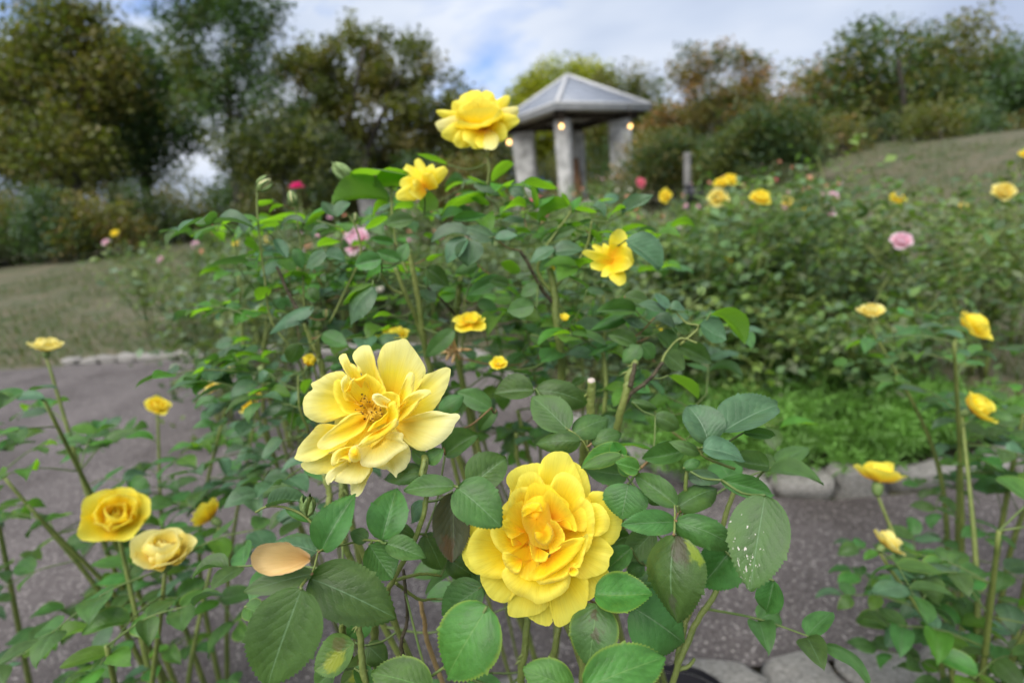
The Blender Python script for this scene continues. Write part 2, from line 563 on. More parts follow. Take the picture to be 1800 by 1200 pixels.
def leaf_mesh(name, nu, nv, fold, bend, quilt, serr, teeth, seed, mat_):
    """unit length along +Y, half width .5 at the widest; +Z is the upper face"""
    g = np.random.default_rng(seed)
    us = np.linspace(-1, 1, 2 * nu + 1)
    vv = np.linspace(0, 1, nv + 1)
    V, UV = [], []
    ph = g.uniform(0, 6, 3)
    for v in vv:
        wv = max(prof(np.array([v]))[0], .006) * .5
        for u in us:
            s = 0
            if abs(u) == 1 and 0.04 < v < .99:
                s = serr * ((v * teeth) % 1.0 - .35)
            x = u * (wv + s * .5)
            y = v + abs(u) * .02 * math.sin(v * 3.1) + (s * .5 if abs(u) == 1 else 0)
            z = fold * abs(x) - bend * (v - .35) ** 2 - .25 * bend * abs(u) ** 2.2 * wv
            ve = v * 8 - abs(u) ** .85 * 2.6
            z += quilt * abs(math.sin(math.pi * ve)) * (1 - abs(u) ** 3) * min(1, abs(u) * 4) * math.sin(math.pi * v)
            z += .02 * math.sin(3 * v + ph[0] + 2.2 * u) * abs(u) + .018 * math.sin(9 * v + ph[1] + u) * u ** 2 + .05 * u * v * math.sin(ph[2])
            x += .018 * math.sin(v * 3 + ph[2]) * v
            V.append((x, y, z))
            UV.append((u * .5 + .5, v))
    n = 2 * nu + 1
    F = [(i * n + j, i * n + j + 1, (i + 1) * n + j + 1, (i + 1) * n + j) for i in range(nv) for j in range(n - 1)]
    return mesh_np(name, V, F, mat_, uv=UV)


HERO = {}
MIDL = {}
for kd in LM:
    HERO[kd] = [leaf_mesh('leaf', 5, 46, f, b, q, .075, 23, s, LM[kd]) for s, (f, b, q) in
                enumerate([(.18, .25, .007), (.35, .4, .009), (.05, .55, .008), (.5, .2, .006), (-.08, .5, .010), (.28, -.25, .008)])]
    MIDL[kd] = [leaf_mesh('leaf', 2, 9, f, b, 0, 0, 1, s, LM[kd]) for s, (f, b) in
                enumerate([(.2, .3), (.4, .45), (.1, .6)])]


def place_leaf(parent, B, T, W, n, kd, meshes, vi=None):
    B, T = np.asarray(B, float), np.asarray(T, float)
    y = T - B
    Ln = np.linalg.norm(y)
    y = y / Ln
    z = n - y * np.dot(n, y)
    z = unit(z)
    x = np.cross(y, z)
    h = Ln * random.uniform(.45, 1.7)            # some leaflets lie flat, some curl
    m = Matrix(((x[0] * W, y[0] * Ln, z[0] * h, 0), (x[1] * W, y[1] * Ln, z[1] * h, 0), (x[2] * W, y[2] * Ln, z[2] * h, 0), (0, 0, 0, 1)))
    me = meshes[kd][random.randrange(len(meshes[kd])) if vi is None else vi % len(meshes[kd])]
    return link('leaf', me, parent, B, m)


UP = np.array([0, 0, 1.0])
LEAF_N = {'g': (.45, 1.0), 'f': (.4, 1.0), 'p': (1.0, .55), 'l': (1.0, -.33), 'y': (.5, 1), 'b': (.25, 1.0), 's': (.3, 1), 'r': (.2, 1), 'd': (.3, 1), 'k': (.25, 1)}


def photo_leaf(parent, bx, by, tx, ty, wpx, d, kd='g', dd=0.0, vi=None, meshes=HERO):
    B, T = P(bx, by, d), P(tx, ty, d + dd)
    t = unit(CAM - (B + T) / 2)
    al, be = LEAF_N[kd]
    n = UP * (al + random.uniform(-.15, .15)) + t * be + rng.normal(0, .14, 3)
    y = unit(T - B)
    n = unit(n - y * n.dot(y))
    f = max(.5, abs(n.dot(t)))
    W = wpx / FPX * d / f
    o = place_leaf(parent, B, T, W, n, kd, meshes, vi)
    return B


# ================================================================== THE SETTING
def terrain(x, y):
    s = np.clip((y - 5.5) / 13, 0, 1)
    z = .9 * s * s * (3 - 2 * s)
    s2 = np.clip((y - 19) / 60, 0, 1)
    z = z + 3.0 * s2
    r = np.clip((x - 3.0 - .1 * y) / 7, 0, 1) * np.clip((y - 3.5) / 5, 0, 1)
    return z + 1.1 * r * r * (3 - 2 * r)


M_SOIL = simple('soil', (.055, .042, .03), (.14, .105, .075), 9, .95, .8, 70)
M_EARTH = simple('mossy_earth', (.045, .062, .025), (.13, .105, .07), 2.2, .95, .8, 40, detail=9)
xs = np.concatenate([np.linspace(-160, -12, 16), np.linspace(-10, 10, 41), np.linspace(12, 160, 16)])
ys = np.concatenate([np.linspace(-20, -2, 6), np.linspace(-1, 24, 51), np.linspace(27, 300, 20)])
X, Y = np.meshgrid(xs, ys)
Z = terrain(X, Y) + .005 * np.sin(X * 3.1) * np.cos(Y * 2.7)
nx, ny = len(xs), len(ys)
F = [(j * nx + i, j * nx + i + 1, (j + 1) * nx + i + 1, (j + 1) * nx + i) for j in range(ny - 1) for i in range(nx - 1)]
tag(part('ground', np.stack([X.ravel(), Y.ravel(), Z.ravel() - .02], 1), F, M_EARTH, org=(0, 0, 0)), kind='structure')


def asphalt():
    m, t, o = mat('asphalt')
    K = t.links.new
    tcn = nd(t, 'ShaderNodeTexCoord')
    p = nd(t, 'ShaderNodeBsdfPrincipled', ins={'Roughness': .85, 'Specular IOR Level': .3})
    vo = nd(t, 'ShaderNodeTexVoronoi', ins={'Scale': 150.0, 'Randomness': 1.0})
    K(tcn.outputs['Object'], vo.inputs['Vector'])
    wn = nd(t, 'ShaderNodeSeparateXYZ')
    K(vo.outputs['Color'], wn.inputs[0])
    st = ramp(t, [(0, (.095, .082, .080)), (.6, (.125, .109, .106)), (.88, (.16, .142, .138)), (.96, (.30, .275, .265)), (1, (.36, .33, .31))])
    K(wn.outputs[0], st.inputs[0])
    n = nd(t, 'ShaderNodeTexNoise', ins={'Scale': 2.2, 'Detail': 6})
    K(tcn.outputs['Object'], n.inputs['Vector'])
    r = ramp(t, [(.28, (.5, .47, .44)), (.45, (.85, .83, .82)), (.7, (1.15, 1.13, 1.12))])
    K(n.outputs[0], r.inputs[0])
    mu = nd(t, 'ShaderNodeMix', data_type='RGBA', blend_type='MULTIPLY', ins={0: 1.0})
    K(st.outputs[0], mu.inputs[6])
    K(r.outputs[0], mu.inputs[7])
    gap = ramp(t, [(.35, (1, 1, 1)), (.62, (.55, .55, .55))])
    K(vo.outputs['Distance'], gap.inputs[0])
    m2 = nd(t, 'ShaderNodeMix', data_type='RGBA', blend_type='MULTIPLY', ins={0: .7})
    K(mu.outputs[2], m2.inputs[6])
    K(gap.outputs[0], m2.inputs[7])
    K(m2.outputs[2], p.inputs['Base Color'])
    b = nd(t, 'ShaderNodeBump', ins={'Strength': .8, 'Distance': .004, }, invert=True)
    K(vo.outputs['Distance'], b.inputs['Height'])
    K(b.outputs[0], p.inputs['Normal'])
    K(p.outputs[0], o.inputs[0])
    return m


M_ASPH = asphalt()
# the path: curves from the right foreground to the far left
pathA = smooth_path([(7, .95), (2.2, .95), (0, .97), (-1.6, 1.02), (-3.2, 1.3), (-9, 2.6)], 8)
pathB = smooth_path([(7, 1.62), (2.4, 1.62), (.7, 1.68), (.15, 2.6), (-.35, 3.7), (-1.6, 4.25), (-9, 5.4)], 7)
nA = 60


def resample(p, n):
    p = np.asarray(p)
    s = np.concatenate([[0], np.cumsum(np.linalg.norm(np.diff(p, axis=0), axis=1))])
    q = np.linspace(0, s[-1], n)
    return np.stack([np.interp(q, s, p[:, k]) for k in range(p.shape[1])], 1)


pa, pb = resample(pathA, nA), resample(pathB, nA)
V = []
for k in range(7):
    for a, b in zip(pa, pb):
        q = a + (b - a) * k / 6
        V.append((q[0], q[1], .008))
F = [(k * nA + i + 1, k * nA + i, (k + 1) * nA + i, (k + 1) * nA + i + 1) for k in range(6) for i in range(nA - 1)]
tag(part('path', V, F, M_ASPH, org=(0, 0, 0)), kind='structure')

# rough edging stones along both sides of the path
M_STONE = simple('edging_stone', (.17, .16, .145), (.36, .34, .31), 14, .9, .7, 60)


def rock_mesh(seed, rough=.16):
    g = np.random.default_rng(seed)
    n, m = 10, 7
    V = []
    a3 = g.uniform(0, 6, 6)
    for j in range(m):
        th = math.pi * (j + .02) / (m - .96)
        for i in range(n):
            ph = 2 * math.pi * i / n
            d = np.array([math.sin(th) * math.cos(ph), math.sin(th) * math.sin(ph), math.cos(th)])
            q = np.sign(d) * np.abs(d) ** .45
            q = q * (1 + rough * math.sin(3 * d[0] + a3[0]) + rough * math.sin(4 * d[1] + a3[1]) + rough * math.sin(5 * d[2] + a3[2]))
            if j in (0, m - 1):
                q = np.array([.002 * math.cos(ph), .002 * math.sin(ph), .98 if j == 0 else -.98])
            V.append(q * .5)
    F = [(j * n + i, (j + 1) * n + i, (j + 1) * n + (i + 1) % n, j * n + (i + 1) % n) for j in range(m - 1) for i in range(n)]
    return mesh_np('stone', V, F, M_STONE)


ROCKS = [rock_mesh(s) for s in range(5)]


def edging(label, line, step, size, grp):
    e = empty('stone_edging', (line[0][0], line[0][1], 0), label, 'edging', grp)
    ln = resample(line, max(3, int(np.linalg.norm(np.diff(line, axis=0), axis=1).sum() / step)))
    for i, q in enumerate(ln[:-1]):
        dv = ln[i + 1] - q
        a = math.atan2(dv[1], dv[0])
        s = np.array([step * random.uniform(.9, 1.05), size * random.uniform(.8, 1.15), size * random.uniform(.7, 1.1)])
        mm = (Matrix.Rotation(a + random.uniform(-.12, .12), 4, 'Z') @ Matrix.Rotation(random.uniform(-.1, .1), 4, 'X') @ Matrix.Diagonal((*s, 1)))
        link('stone', random.choice(ROCKS), e, (q[0] + dv[0] / 2, q[1] + dv[1] / 2, terrain(q[0], q[1]) + .018), mm)


edging('rough grey stone edging between rose bed and near side of path', pathA[6:-4] - np.array([0, .07]), .17, .11, None)
edging('rough grey stone edging along the far side of the path', pathB[6:-4] + np.array([.03, .07]), .2, .12, None)

# grass and weeds over the open ground beyond the path
M_GRASS = foliage_mat('grass_blades', tr=.3, trans_gain=(1.4, 1.5, .5))
g_ = np.random.default_rng(12)
gx, gy = g_.uniform(-11, 11, 90000), 1.7 + 14 * g_.uniform(0, 1, 90000) ** 1.5
pbx = np.interp(-gx, -pb[:, 0], pb[:, 1])
ok = (gy > pbx + .15) & (np.abs(gx) < gy * 1.2 + 1) & (np.sin(gx * 1.7 + 2 * np.sin(gy * .9)) + np.sin(gy * 2.1 + gx) + g_.normal(0, .7, 90000) > -.6)
gx, gy = gx[ok], gy[ok]
gz = terrain(gx, gy) - .025
ga, gh = g_.uniform(0, 6.28, len(gx)), g_.uniform(.04, .13, len(gx))
b0 = np.stack([gx, gy, gz], 1)
sd_ = np.stack([np.cos(ga), np.sin(ga), 0 * ga], 1) * .006
ln_ = np.stack([np.cos(ga + 1.4) * gh * .5, np.sin(ga + 1.4) * gh * .5, gh], 1)
V = np.stack([b0 - sd_, b0 + sd_, b0 + sd_ * .7 + ln_ * .6, b0 + ln_], 1).reshape(-1, 3)
tg = np.array([(.07, .12, .03), (.10, .14, .04), (.13, .13, .05), (.055, .09, .03)])[g_.integers(0, 4, len(gx))]
tag(part('grass', V, np.arange(len(V)).reshape(-1, 4), M_GRASS, org=(0, 0, 0), tint=np.repeat(tg, 4, axis=0), smooth=False), 'short grass and weeds over the ground beyond the path', 'grass', kind='stuff')

# ------------------------------------------------------------------ gazebo
M_PIER = simple('pier_stone', (.24, .235, .22), (.62, .61, .58), 3.5, .9, .5, 14, detail=8)
M_ROOF = simple('roof_metal', (.20, .22, .26), (.26, .28, .32), 2, .45, .05)
M_TRIM = simple('roof_trim', (.42, .42, .42), (.52, .52, .52), 3, .6, .1)
M_SOFF = simple('soffit_wood', (.30, .28, .25), (.38, .36, .32), 6, .8, .2)
M_BEAM = simple('beam_wood', (.035, .026, .02), (.07, .055, .04), 6, .8, .3)
GR, GD, GAZ, GO = 2.7, 7.24 * 2.7, .14, -.279
gc = np.array([GD * math.sin(GAZ), GD * math.cos(GAZ), 0])
gz0 = float(terrain(gc[0], gc[1]))
ez = 1.10 + 1.031 * GR
gaz = empty('gazebo', (gc[0], gc[1], gz0), 'garden gazebo with grey pyramid roof on broad stone piers', 'gazebo')
cor = [gc + np.array([GR * math.sin(GO + k * math.pi / 2), -GR * math.cos(GO + k * math.pi / 2), 0]) for k in range(4)]


def zat(p, z):
    return np.array([p[0], p[1], z])


# four roof faces, built of lapped metal sheets
apex = zat(gc, ez + .478 * GR)
for k in range(4):
    a, b = zat(cor[k], ez + .02), zat(cor[(k + 1) % 4], ez + .02)
    mid = (a + b) / 2
    nrm = unit(np.cross(b - a, apex - a))
    V = [a, b, apex + (b - a) * .001, apex - (b - a) * .001]
    V = V + [q - nrm * .05 for q in V]
    fc = part('roof_face', V, [(0, 1, 2, 3), (7, 6, 5, 4), (0, 4, 5, 1), (1, 5, 6, 2), (3, 7, 4, 0)], M_ROOF, gaz, smooth=False)
    mb = MB()
    for s in np.linspace(-.46, .46, 12):              # standing seams
        q0 = mid + (b - a) * s + nrm * .012
        ql = 1 - 2 * abs(s)
        q1 = q0 + (apex - mid) * ql * .97
        mb.tube([q0, q1], .012, 4)
    Vs, Fs = mb.get()
    part('seam', Vs, Fs, M_ROOF, gaz, smooth=False)['kind'] = 'stuff'
    Vs, Fs = tube([a + nrm * .02, apex + np.array([0, 0, .03])], [.075, .06], 6)      # hip cap
    part('hip_cap', Vs, Fs, M_TRIM, gaz)
    # fascia board on each side
    out_ = unit(mid - zat(gc, mid[2]))
    ang = math.atan2((b - a)[1], (b - a)[0])
    mb = MB().box(mid + out_ * .03 + np.array([0, 0, -.06]), (np.linalg.norm(b - a) + .04, .06, .22), ang)
    mb.box(mid + out_ * .075 + np.array([0, 0, .02]), (np.linalg.norm(b - a) + .12, .05, .07), ang)
    part('fascia', *mb.get(), M_TRIM, gaz, smooth=False)
# soffit
V = [zat(q, ez - .10) for q in cor] + [zat(q, ez - .06) for q in cor]
part('soffit', V, [(3, 2, 1, 0), (4, 5, 6, 7), (0, 1, 5, 4), (1, 2, 6, 5), (2, 3, 7, 6), (3, 0, 4, 7)], M_SOFF, gaz, smooth=False)
mb = MB()
V = [zat(q, gz0 - .1) for q in cor] + [zat(q, gz0 + .08) for q in cor]
part('floor_slab', V, [(3, 2, 1, 0), (4, 5, 6, 7), (0, 1, 5, 4), (1, 2, 6, 5), (2, 3, 7, 6), (3, 0, 4, 7)], M_PIER, gaz, smooth=False)
piers = []
for k in range(4):
    u_ = unit(cor[k] - gc)
    c = gc + u_ * GR * .63
    ang = math.atan2(u_[1], u_[0])
    mb = MB()
    n = 9
    rr = np.random.default_rng(20 + k)
    rings = []
    for j in range(n):
        z = gz0 + (ez - .34 - gz0) * j / (n - 1)
        tp = .88 + .14 * j / (n - 1)
        lx, ly = .78 * tp, .50 * tp
        cs, sn = math.cos(ang), math.sin(ang)
        ring = []
        for t_ in range(16):
            a = 2 * math.pi * (t_ + .5) / 16
            x = math.copysign(abs(math.cos(a)) ** .35, math.cos(a)) * lx / 2 * (1 + rr.normal(0, .025))
            y = math.copysign(abs(math.sin(a)) ** .35, math.sin(a)) * ly / 2 * (1 + rr.normal(0, .025))
            ring.append((c[0] + x * cs - y * sn, c[1] + x * sn + y * cs, z))
        rings += ring
    F = [(j * 16 + i, j * 16 + (i + 1) % 16, (j + 1) * 16 + (i + 1) % 16, (j + 1) * 16 + i) for j in range(n - 1) for i in range(16)]
    part('pier', rings, F, M_PIER, gaz)
    mb = MB().box((c[0], c[1], ez - .27), (1.25, .34, .15), ang).box((c[0], c[1], ez - .155), (1.7, .26, .12), ang)
    part('bracket', *mb.get(), M_BEAM, gaz, smooth=False)
    piers.append((c, u_))
for k in range(4):
    a, b = piers[k][0], piers[(k + 1) % 4][0]
    mb = MB().box(zat((a + b) / 2, ez - .2), (np.linalg.norm(b - a), .16, .18), math.atan2((b - a)[1], (b - a)[0]))
    part('beam', *mb.get(), M_BEAM, gaz, smooth=False)


def emit_mat(name, c, s):
    m, t, o = mat(name)
    e = nd(t, 'ShaderNodeEmission', ins={0: (*c, 1), 1: s})
    t.links.new(e.outputs[0], o.inputs[0])
    return m


M_LAMP = emit_mat('lamp_glow', (1.0, .55, .18), 3.2)


def sphere(c, r, n=12, m=8, sq=(1, 1, 1)):
    V, F = [], []
    for j in range(m + 1):
        th = math.pi * min(max(j / m, .012), .988)
        for i in range(n):
            a = 2 * math.pi * i / n
            V.append((c[0] + r * sq[0] * math.sin(th) * math.cos(a), c[1] + r * sq[1] * math.sin(th) * math.sin(a), c[2] + r * sq[2] * math.cos(th)))
    F = [(j * n + i, (j + 1) * n + i, (j + 1) * n + (i + 1) % n, j * n + (i + 1) % n) for j in range(m) for i in range(n)]
    return np.array(V), F


# lit globe lamps, hung from the gazebo's beams
for (px, py, dep, r, lb) in [(987, 222, 15.7, .062, 'lit round lamp hanging in front of the narrow middle pier'),
                             (1108, 222, 16.2, .055, 'lit round lamp hanging beside the right hand pier of the gazebo'),
                             (895, 250, 17.6, .07, 'lit round lamp hanging beside the left hand pier of the gazebo'),
                             (1115, 250, 18.5, .03, 'small dim lamp hanging lower behind the right hand pier')]:
    q = P(px, py, dep)
    lo = empty('hanging_lamp', q, lb, 'lamp', 'lamps of the gazebo')
    V, F = sphere(q, r, sq=(1, 1, 1.15))
    part('globe', V, F, M_LAMP, lo)
    V, F = tube([q + UP * r, q + UP * (r + .06)], [.05, .03], 8)
    part('cap', V, F, M_BEAM, lo)
    V, F = tube([q + UP * (r + .05), zat(q, max(q[2] + r + .12, ez - .12))], .012, 6)
    part('cord', V, F, M_BEAM, lo)

# things under the gazebo
M_WOOD = simple('chair_wood', (.16, .085, .04), (.26, .14, .07), 9, .7, .2)
q = gc + np.array([.15, .2, gz0 + .08])
ch = empty('wooden_post', q, 'brown carved wooden post standing under the gazebo roof', 'post')
part('shaft', *tube([q, q + UP * .8, q + UP * 1.0, q + UP * 1.3], [.2, .19, .12, .13], 10), M_WOOD, ch)
part('knob', *sphere(q + UP * 1.4, .13), M_WOOD, ch)
part('foot', *MB().box(q + UP * .04, (.55, .55, .08)).get(), M_WOOD, ch, smooth=False)
M_BLUE = simple('blue_cloth', (.09, .14, .38), (.15, .22, .52), 9, .8, .3)
q = piers[3][0] + np.array([.62, -.2, 0])
q[2] = gz0 + .08
bn = empty('bench', q, 'low wooden bench standing beside left hand gazebo pier', 'bench')
part('seat', *MB().box(q + UP * .42, (1.0, .4, .06)).get(), M_WOOD, bn, smooth=False)
for sx in (-.4, .4):
    part('leg', *MB().box(q + np.array([sx, 0, .195]), (.08, .36, .39)).get(), M_WOOD, bn, smooth=False)
q2 = q + np.array([-.1, 0, .45])
bg_ = empty('bag', q2, 'blue cloth bag standing on the gazebo bench', 'bag')
V, F = sphere(q2 + UP * .2, .2, 14, 10, (.85, .6, 1))
part('sack', V, F, M_BLUE, bg_)
part('handle', *tube(smooth_path([q2 + np.array([-.08, 0, .36]), q2 + np.array([0, 0, .5]), q2 + np.array([.08, 0, .36])]), .015, 6), M_BLUE, bg_)

# stake with a dark lamp box among the roses on the right
M_GREYW = simple('weathered_wood', (.09, .087, .08), (.16, .155, .145), 12, .9, .4)
M_BLACK = simple('black_plastic', (.012, .012, .016), (.03, .03, .036), 10, .5, .1)
q = P(1208, 340, 6.0)
g0 = float(terrain(q[0], q[1]))
stk = empty('garden_stake', zat(q, g0), 'grey wooden stake carrying a dark lamp box among roses', 'stake')
part('post', *MB().box(zat(q, (g0 + q[2] + .45) / 2), (.07, .07, q[2] + .45 - g0), .3, .8).get(), M_GREYW, stk, smooth=False)
part('lamp_box', *MB().box(q + np.array([.05, -.09, -.02]), (.15, .12, .16), .2, .85).box(q + np.array([.05, -.16, -.02]), (.11, .03, .11), .2).get(), M_BLACK, stk, smooth=False)
part('bracket', *MB().box(q + np.array([.0, -.05, .08]), (.05, .12, .03), .2).get(), M_BLACK, stk, smooth=False)
# stone pillar left
q = P(652, 372, 7.5)
g0 = float(terrain(q[0], q[1]))
pil = empty('stone_pillar', zat(q, g0), 'square grey stone pillar with flat cap standing in the far bed', 'pillar')
part('shaft', *MB().box(zat(q, (g0 + 1.45) / 2), (.30, .30, 1.45 - g0), .2, .96).get(), M_GREYW, pil, smooth=False)
part('cap', *MB().box(zat(q, 1.50), (.40, .40, .10), .2, .92).get(), M_GREYW, pil, smooth=False)

# ------------------------------------------------------------------ trees and shrubs
M_BARK = simple('bark', (.035, .03, .024), (.085, .075, .06), 5, .95, .7, 30)


def leaf_cloud(cen, n, spread, size, tints, g, flat=.6):
    """n small pointed leaves (one bent quad each) round every centre"""
    k = len(cen)
    c = np.repeat(cen, n, axis=0) + np.clip(g.normal(0, 1, (k * n, 3)), -1.6, 1.6) * spread
    N = len(c)
    nr = g.normal(0, 1, (N, 3))
    nr[:, 2] = np.abs(nr[:, 2]) + flat
    nr /= np.linalg.norm(nr, axis=1)[:, None]
    t = g.normal(0, 1, (N, 3))
    t -= nr * (t * nr).sum(1)[:, None]
    t /= np.linalg.norm(t, axis=1)[:, None]
    s = np.cross(nr, t)
    L_ = size * g.uniform(.6, 1.25, N)[:, None]
    a = c - t * L_ * .5
    b = c + s * L_ * .3 + nr * L_ * .06
    d = c + t * L_ * .5 - nr * L_ * .08
    e = c - s * L_ * .3 + nr * L_ * .06
    V = np.stack([a, b, d, e], 1).reshape(-1, 3)
    F = np.arange(4 * N).reshape(-1, 4)
    tints = np.asarray(tints)
    ct = tints[g.integers(0, len(tints), k)] * g.uniform(.75, 1.2, (k, 1))
    tt = np.repeat(ct, n, axis=0) * g.uniform(.75, 1.25, (N, 1))
    return V, F, np.repeat(tt, 4, axis=0)


def tree(name, label, base_px, D, lobes, ncl, nleaf, size, spread, tints, trunk_r, seed, group=None, cat='tree', stems=1, thin=1.0):
    g = np.random.default_rng(seed)
    b = P(base_px, 340, D)
    b[2] = float(terrain(b[0], b[1])) - .05
    # clump centres: points inside lobes given as photo ellipses at distance D, as deep as wide
    ctr = []
    area = np.array([l[2] * l[3] for l in lobes], float)
    for i, l in enumerate(lobes):
        for _ in range(max(3, int(ncl * area[i] / area.sum()))):
            v = g.normal(0, 1, 3)
            v = unit(v) * g.uniform(.25, 1) ** .45
            q = P(l[0] + v[0] * l[2], l[1] - v[2] * l[3], D)
            dirn = unit(np.array([b[0], b[1], 0]) - np.array([0, 0, 0]))
            ctr.append(q + dirn * v[1] * l[2] / FPX * D * .8)
    ctr = np.array(ctr)
    ctr = ctr[ctr[:, 2] > b[2] + .15]
    tr = empty(name, b, label, cat, group)
    mb = MB()
    nodes, lvl = [], []
    cm = ctr.mean(0)
    top = ctr[:, 2].max()
    for s in range(stems):
        off = np.array([g.uniform(-1, 1), g.uniform(-1, 1), 0]) * (trunk_r * (stems > 1) * 1.4)
        tgt = cm.copy()
        if stems > 1:
            an = 2 * math.pi * s / stems + g.uniform(-.4, .4)
            rad = np.percentile(np.linalg.norm(ctr[:, :2] - cm[:2], axis=1), 55)
            tgt[:2] += np.array([math.cos(an), math.sin(an)]) * rad
        tgt[2] = b[2] + (top - b[2]) * g.uniform(.62, .8)
        p0 = b + off
        mid = p0 + (tgt - p0) * np.array([.28, .28, .5]) + g.normal(0, .12, 3) * trunk_r * 3
        pts = smooth_path([p0, p0 + (mid - p0) * .5 + g.normal(0, .04, 3), mid, tgt], 5)
        rad = np.linspace(trunk_r, trunk_r * .22, len(pts)) / (1 + .35 * (stems - 1)) ** .5
        rad[0] *= 1.5
        rad[1] *= 1.15
        mb.tube(pts, rad, 8)
        for q, r_ in zip(pts[4:], rad[4:]):
            nodes.append(q)
            lvl.append(r_)
    # limbs: link clumps (nearest first) to the skeleton
    left = list(range(len(ctr)))
    d0 = [min(np.linalg.norm(ctr[i] - q) for q in nodes) for i in left]
    for i in np.argsort(d0):
        nn = np.array(nodes)
        dv = ctr[i] - nn
        cost = np.linalg.norm(dv, axis=1) + np.maximum(0, -dv[:, 2]) * 1.5
        j = int(np.argmin(cost))
        r0 = min(lvl[j] * .62, trunk_r * .4)
        a, e = nn[j], ctr[i]
        m_ = (a + e) / 2 + np.array([0, 0, -.10]) * np.linalg.norm(e - a) + g.normal(0, .06, 3) * np.linalg.norm(e - a)
        pts = np.array([a, a * .25 + m_ * .5 + e * .25, e])
        mb.tube(pts, [r0, r0 * .8, max(.006, r0 * .55)], 5, cap=False)
        for q, f in ((pts[1], .8), (e, .55)):
            nodes.append(q)
            lvl.append(max(.01, r0 * f))
    part('trunk', *mb.get(), M_BARK, tr)
    V, F, T = leaf_cloud(ctr, int(nleaf * thin), spread, size, tints, g)
    cr = part('crown', V, F, M_TREE, tr, tint=T, smooth=False)
    tag(cr, kind='stuff')
    return tr


OLIVE = [(.11, .125, .034), (.135, .14, .038), (.085, .108, .034), (.16, .135, .045)]
DEEP = [(.042, .062, .03), (.052, .074, .035), (.06, .074, .032)]
YEL = [(.27, .29, .025), (.21, .25, .025), (.33, .32, .035)]
AUT = [(.24, .16, .06), (.30, .16, .07), (.15, .15, .05), (.20, .15, .06)]
GRN = [(.06, .10, .045), (.07, .12, .05), (.05, .09, .04)]

tree('broad_tree', 'wide domed tree with several rising trunks left of the gazebo', 628, 21,
     [(610, 110, 95, 70), (540, 150, 70, 70), (700, 120, 80, 60), (760, 180, 70, 55), (640, 190, 130, 60), (580, 230, 90, 50), (740, 240, 80, 45)],
     420, 62, .19, .23, OLIVE, .34, 1, stems=5)
tree('tall_tree', 'tall dark green tree rising above the domed one', 415, 17,
     [(455, 20, 55, 60), (440, 110, 60, 60), (380, 60, 90, 110), (400, 190, 110, 60), (330, -20, 90, 80), (470, 215, 70, 60)],
     300, 62, .15, .24, GRN + OLIVE[:1], .3, 2)
tree('understory_tree', 'low dark leafy tree under the tall dark green tree', 500, 14,
     [(480, 250, 60, 45), (545, 265, 50, 40), (440, 285, 60, 40), (590, 290, 40, 28)], 120, 85, .13, .26, DEEP + OLIVE[:2], .1, 3)
tree('understory_tree', 'dark shrub mass under the middle of the domed tree', 700, 24,
     [(700, 275, 60, 35), (770, 265, 60, 40), (640, 290, 50, 30), (840, 270, 60, 40)], 150, 80, .18, .36, DEEP + OLIVE, .12, 4)
tree('yellow_tree', 'yellow green leafy tree behind the gazebo roof', 975, 31,
     [(975, 165, 70, 50), (930, 180, 45, 45), (1030, 150, 45, 42), (960, 230, 90, 50)], 210, 110, .22, .42, YEL, .25, 5)
tree('slim_tree', 'thin pale twiggy tree between domed tree and gazebo', 842, 34,
     [(842, 190, 14, 40), (850, 240, 30, 40)], 35, 40, .2, .3, OLIVE, .1, 6)
tree('rounded_tree', 'olive brown round tree right behind the gazebo roof', 1095, 27,
     [(1090, 160, 55, 40), (1060, 200, 50, 50), (1135, 190, 50, 55), (1100, 260, 80, 50)], 220, 80, .19, .36, OLIVE + AUT[2:3], .25, 7)
tree('autumn_tree', 'sparse autumn tree with brown leaves and sky showing between branches', 1240, 20,
     [(1215, 120, 42, 36), (1280, 105, 34, 28), (1325, 130, 32, 32), (1240, 170, 50, 24), (1310, 175, 50, 26), (1265, 205, 60, 22)],
     190, 44, .15, .22, AUT + GRN[:1], .2, 8)
tree('autumn_tree', 'bushy rust brown tree behind the right hand bank', 1290, 23,
     [(1270, 200, 75, 36), (1190, 230, 60, 40), (1340, 215, 60, 42), (1230, 265, 80, 36)], 270, 75, .17, .32, AUT + OLIVE, .18, 9)
tree('bank_shrub', 'dense dark green shrub growing on the right hand bank', 1320, 10.5,
     [(1335, 225, 45, 36), (1300, 262, 42, 28), (1385, 245, 60, 50), (1260, 292, 45, 20)], 150, 80, .09, .16, GRN + OLIVE[:2], .05, 10, cat='shrub')
tree('bank_shrub', 'loose olive shrub between the gazebo and the bank', 1180, 13,
     [(1175, 270, 45, 28), (1220, 285, 40, 24), (1150, 295, 40, 24)], 90, 80, .1, .22, OLIVE + GRN, .05, 11, cat='shrub')
# low dark wood closing the view behind everything


def hy(px):
    return 360 - (px - 900) * .092          # where the level line lies in the photograph


for i, (px, D, lb) in enumerate([(880, 33, 'left of the gazebo roof'), (1010, 36, 'straight behind the gazebo piers'), (1120, 38, 'behind the right hand pier'), (740, 36, 'behind the domed tree'),
                                 (600, 34, 'behind the trunks of the domed tree'), (470, 33, 'behind the tall dark green tree'), (1240, 37, 'behind the sparse autumn tree'), (1370, 34, 'behind the bank shrubs')]):
    tree('background_tree', 'dark olive tree closing the view ' + lb, px, D,
         [(px, hy(px) - 70, 85, 60), (px + 40, hy(px) - 110, 60, 45), (px - 40, hy(px) - 40, 80, 45), (px + 20, hy(px) - 15, 70, 20)], 130, 60, .26, .5, DEEP + OLIVE, .2, 30 + i, 'trees closing the view behind the garden')
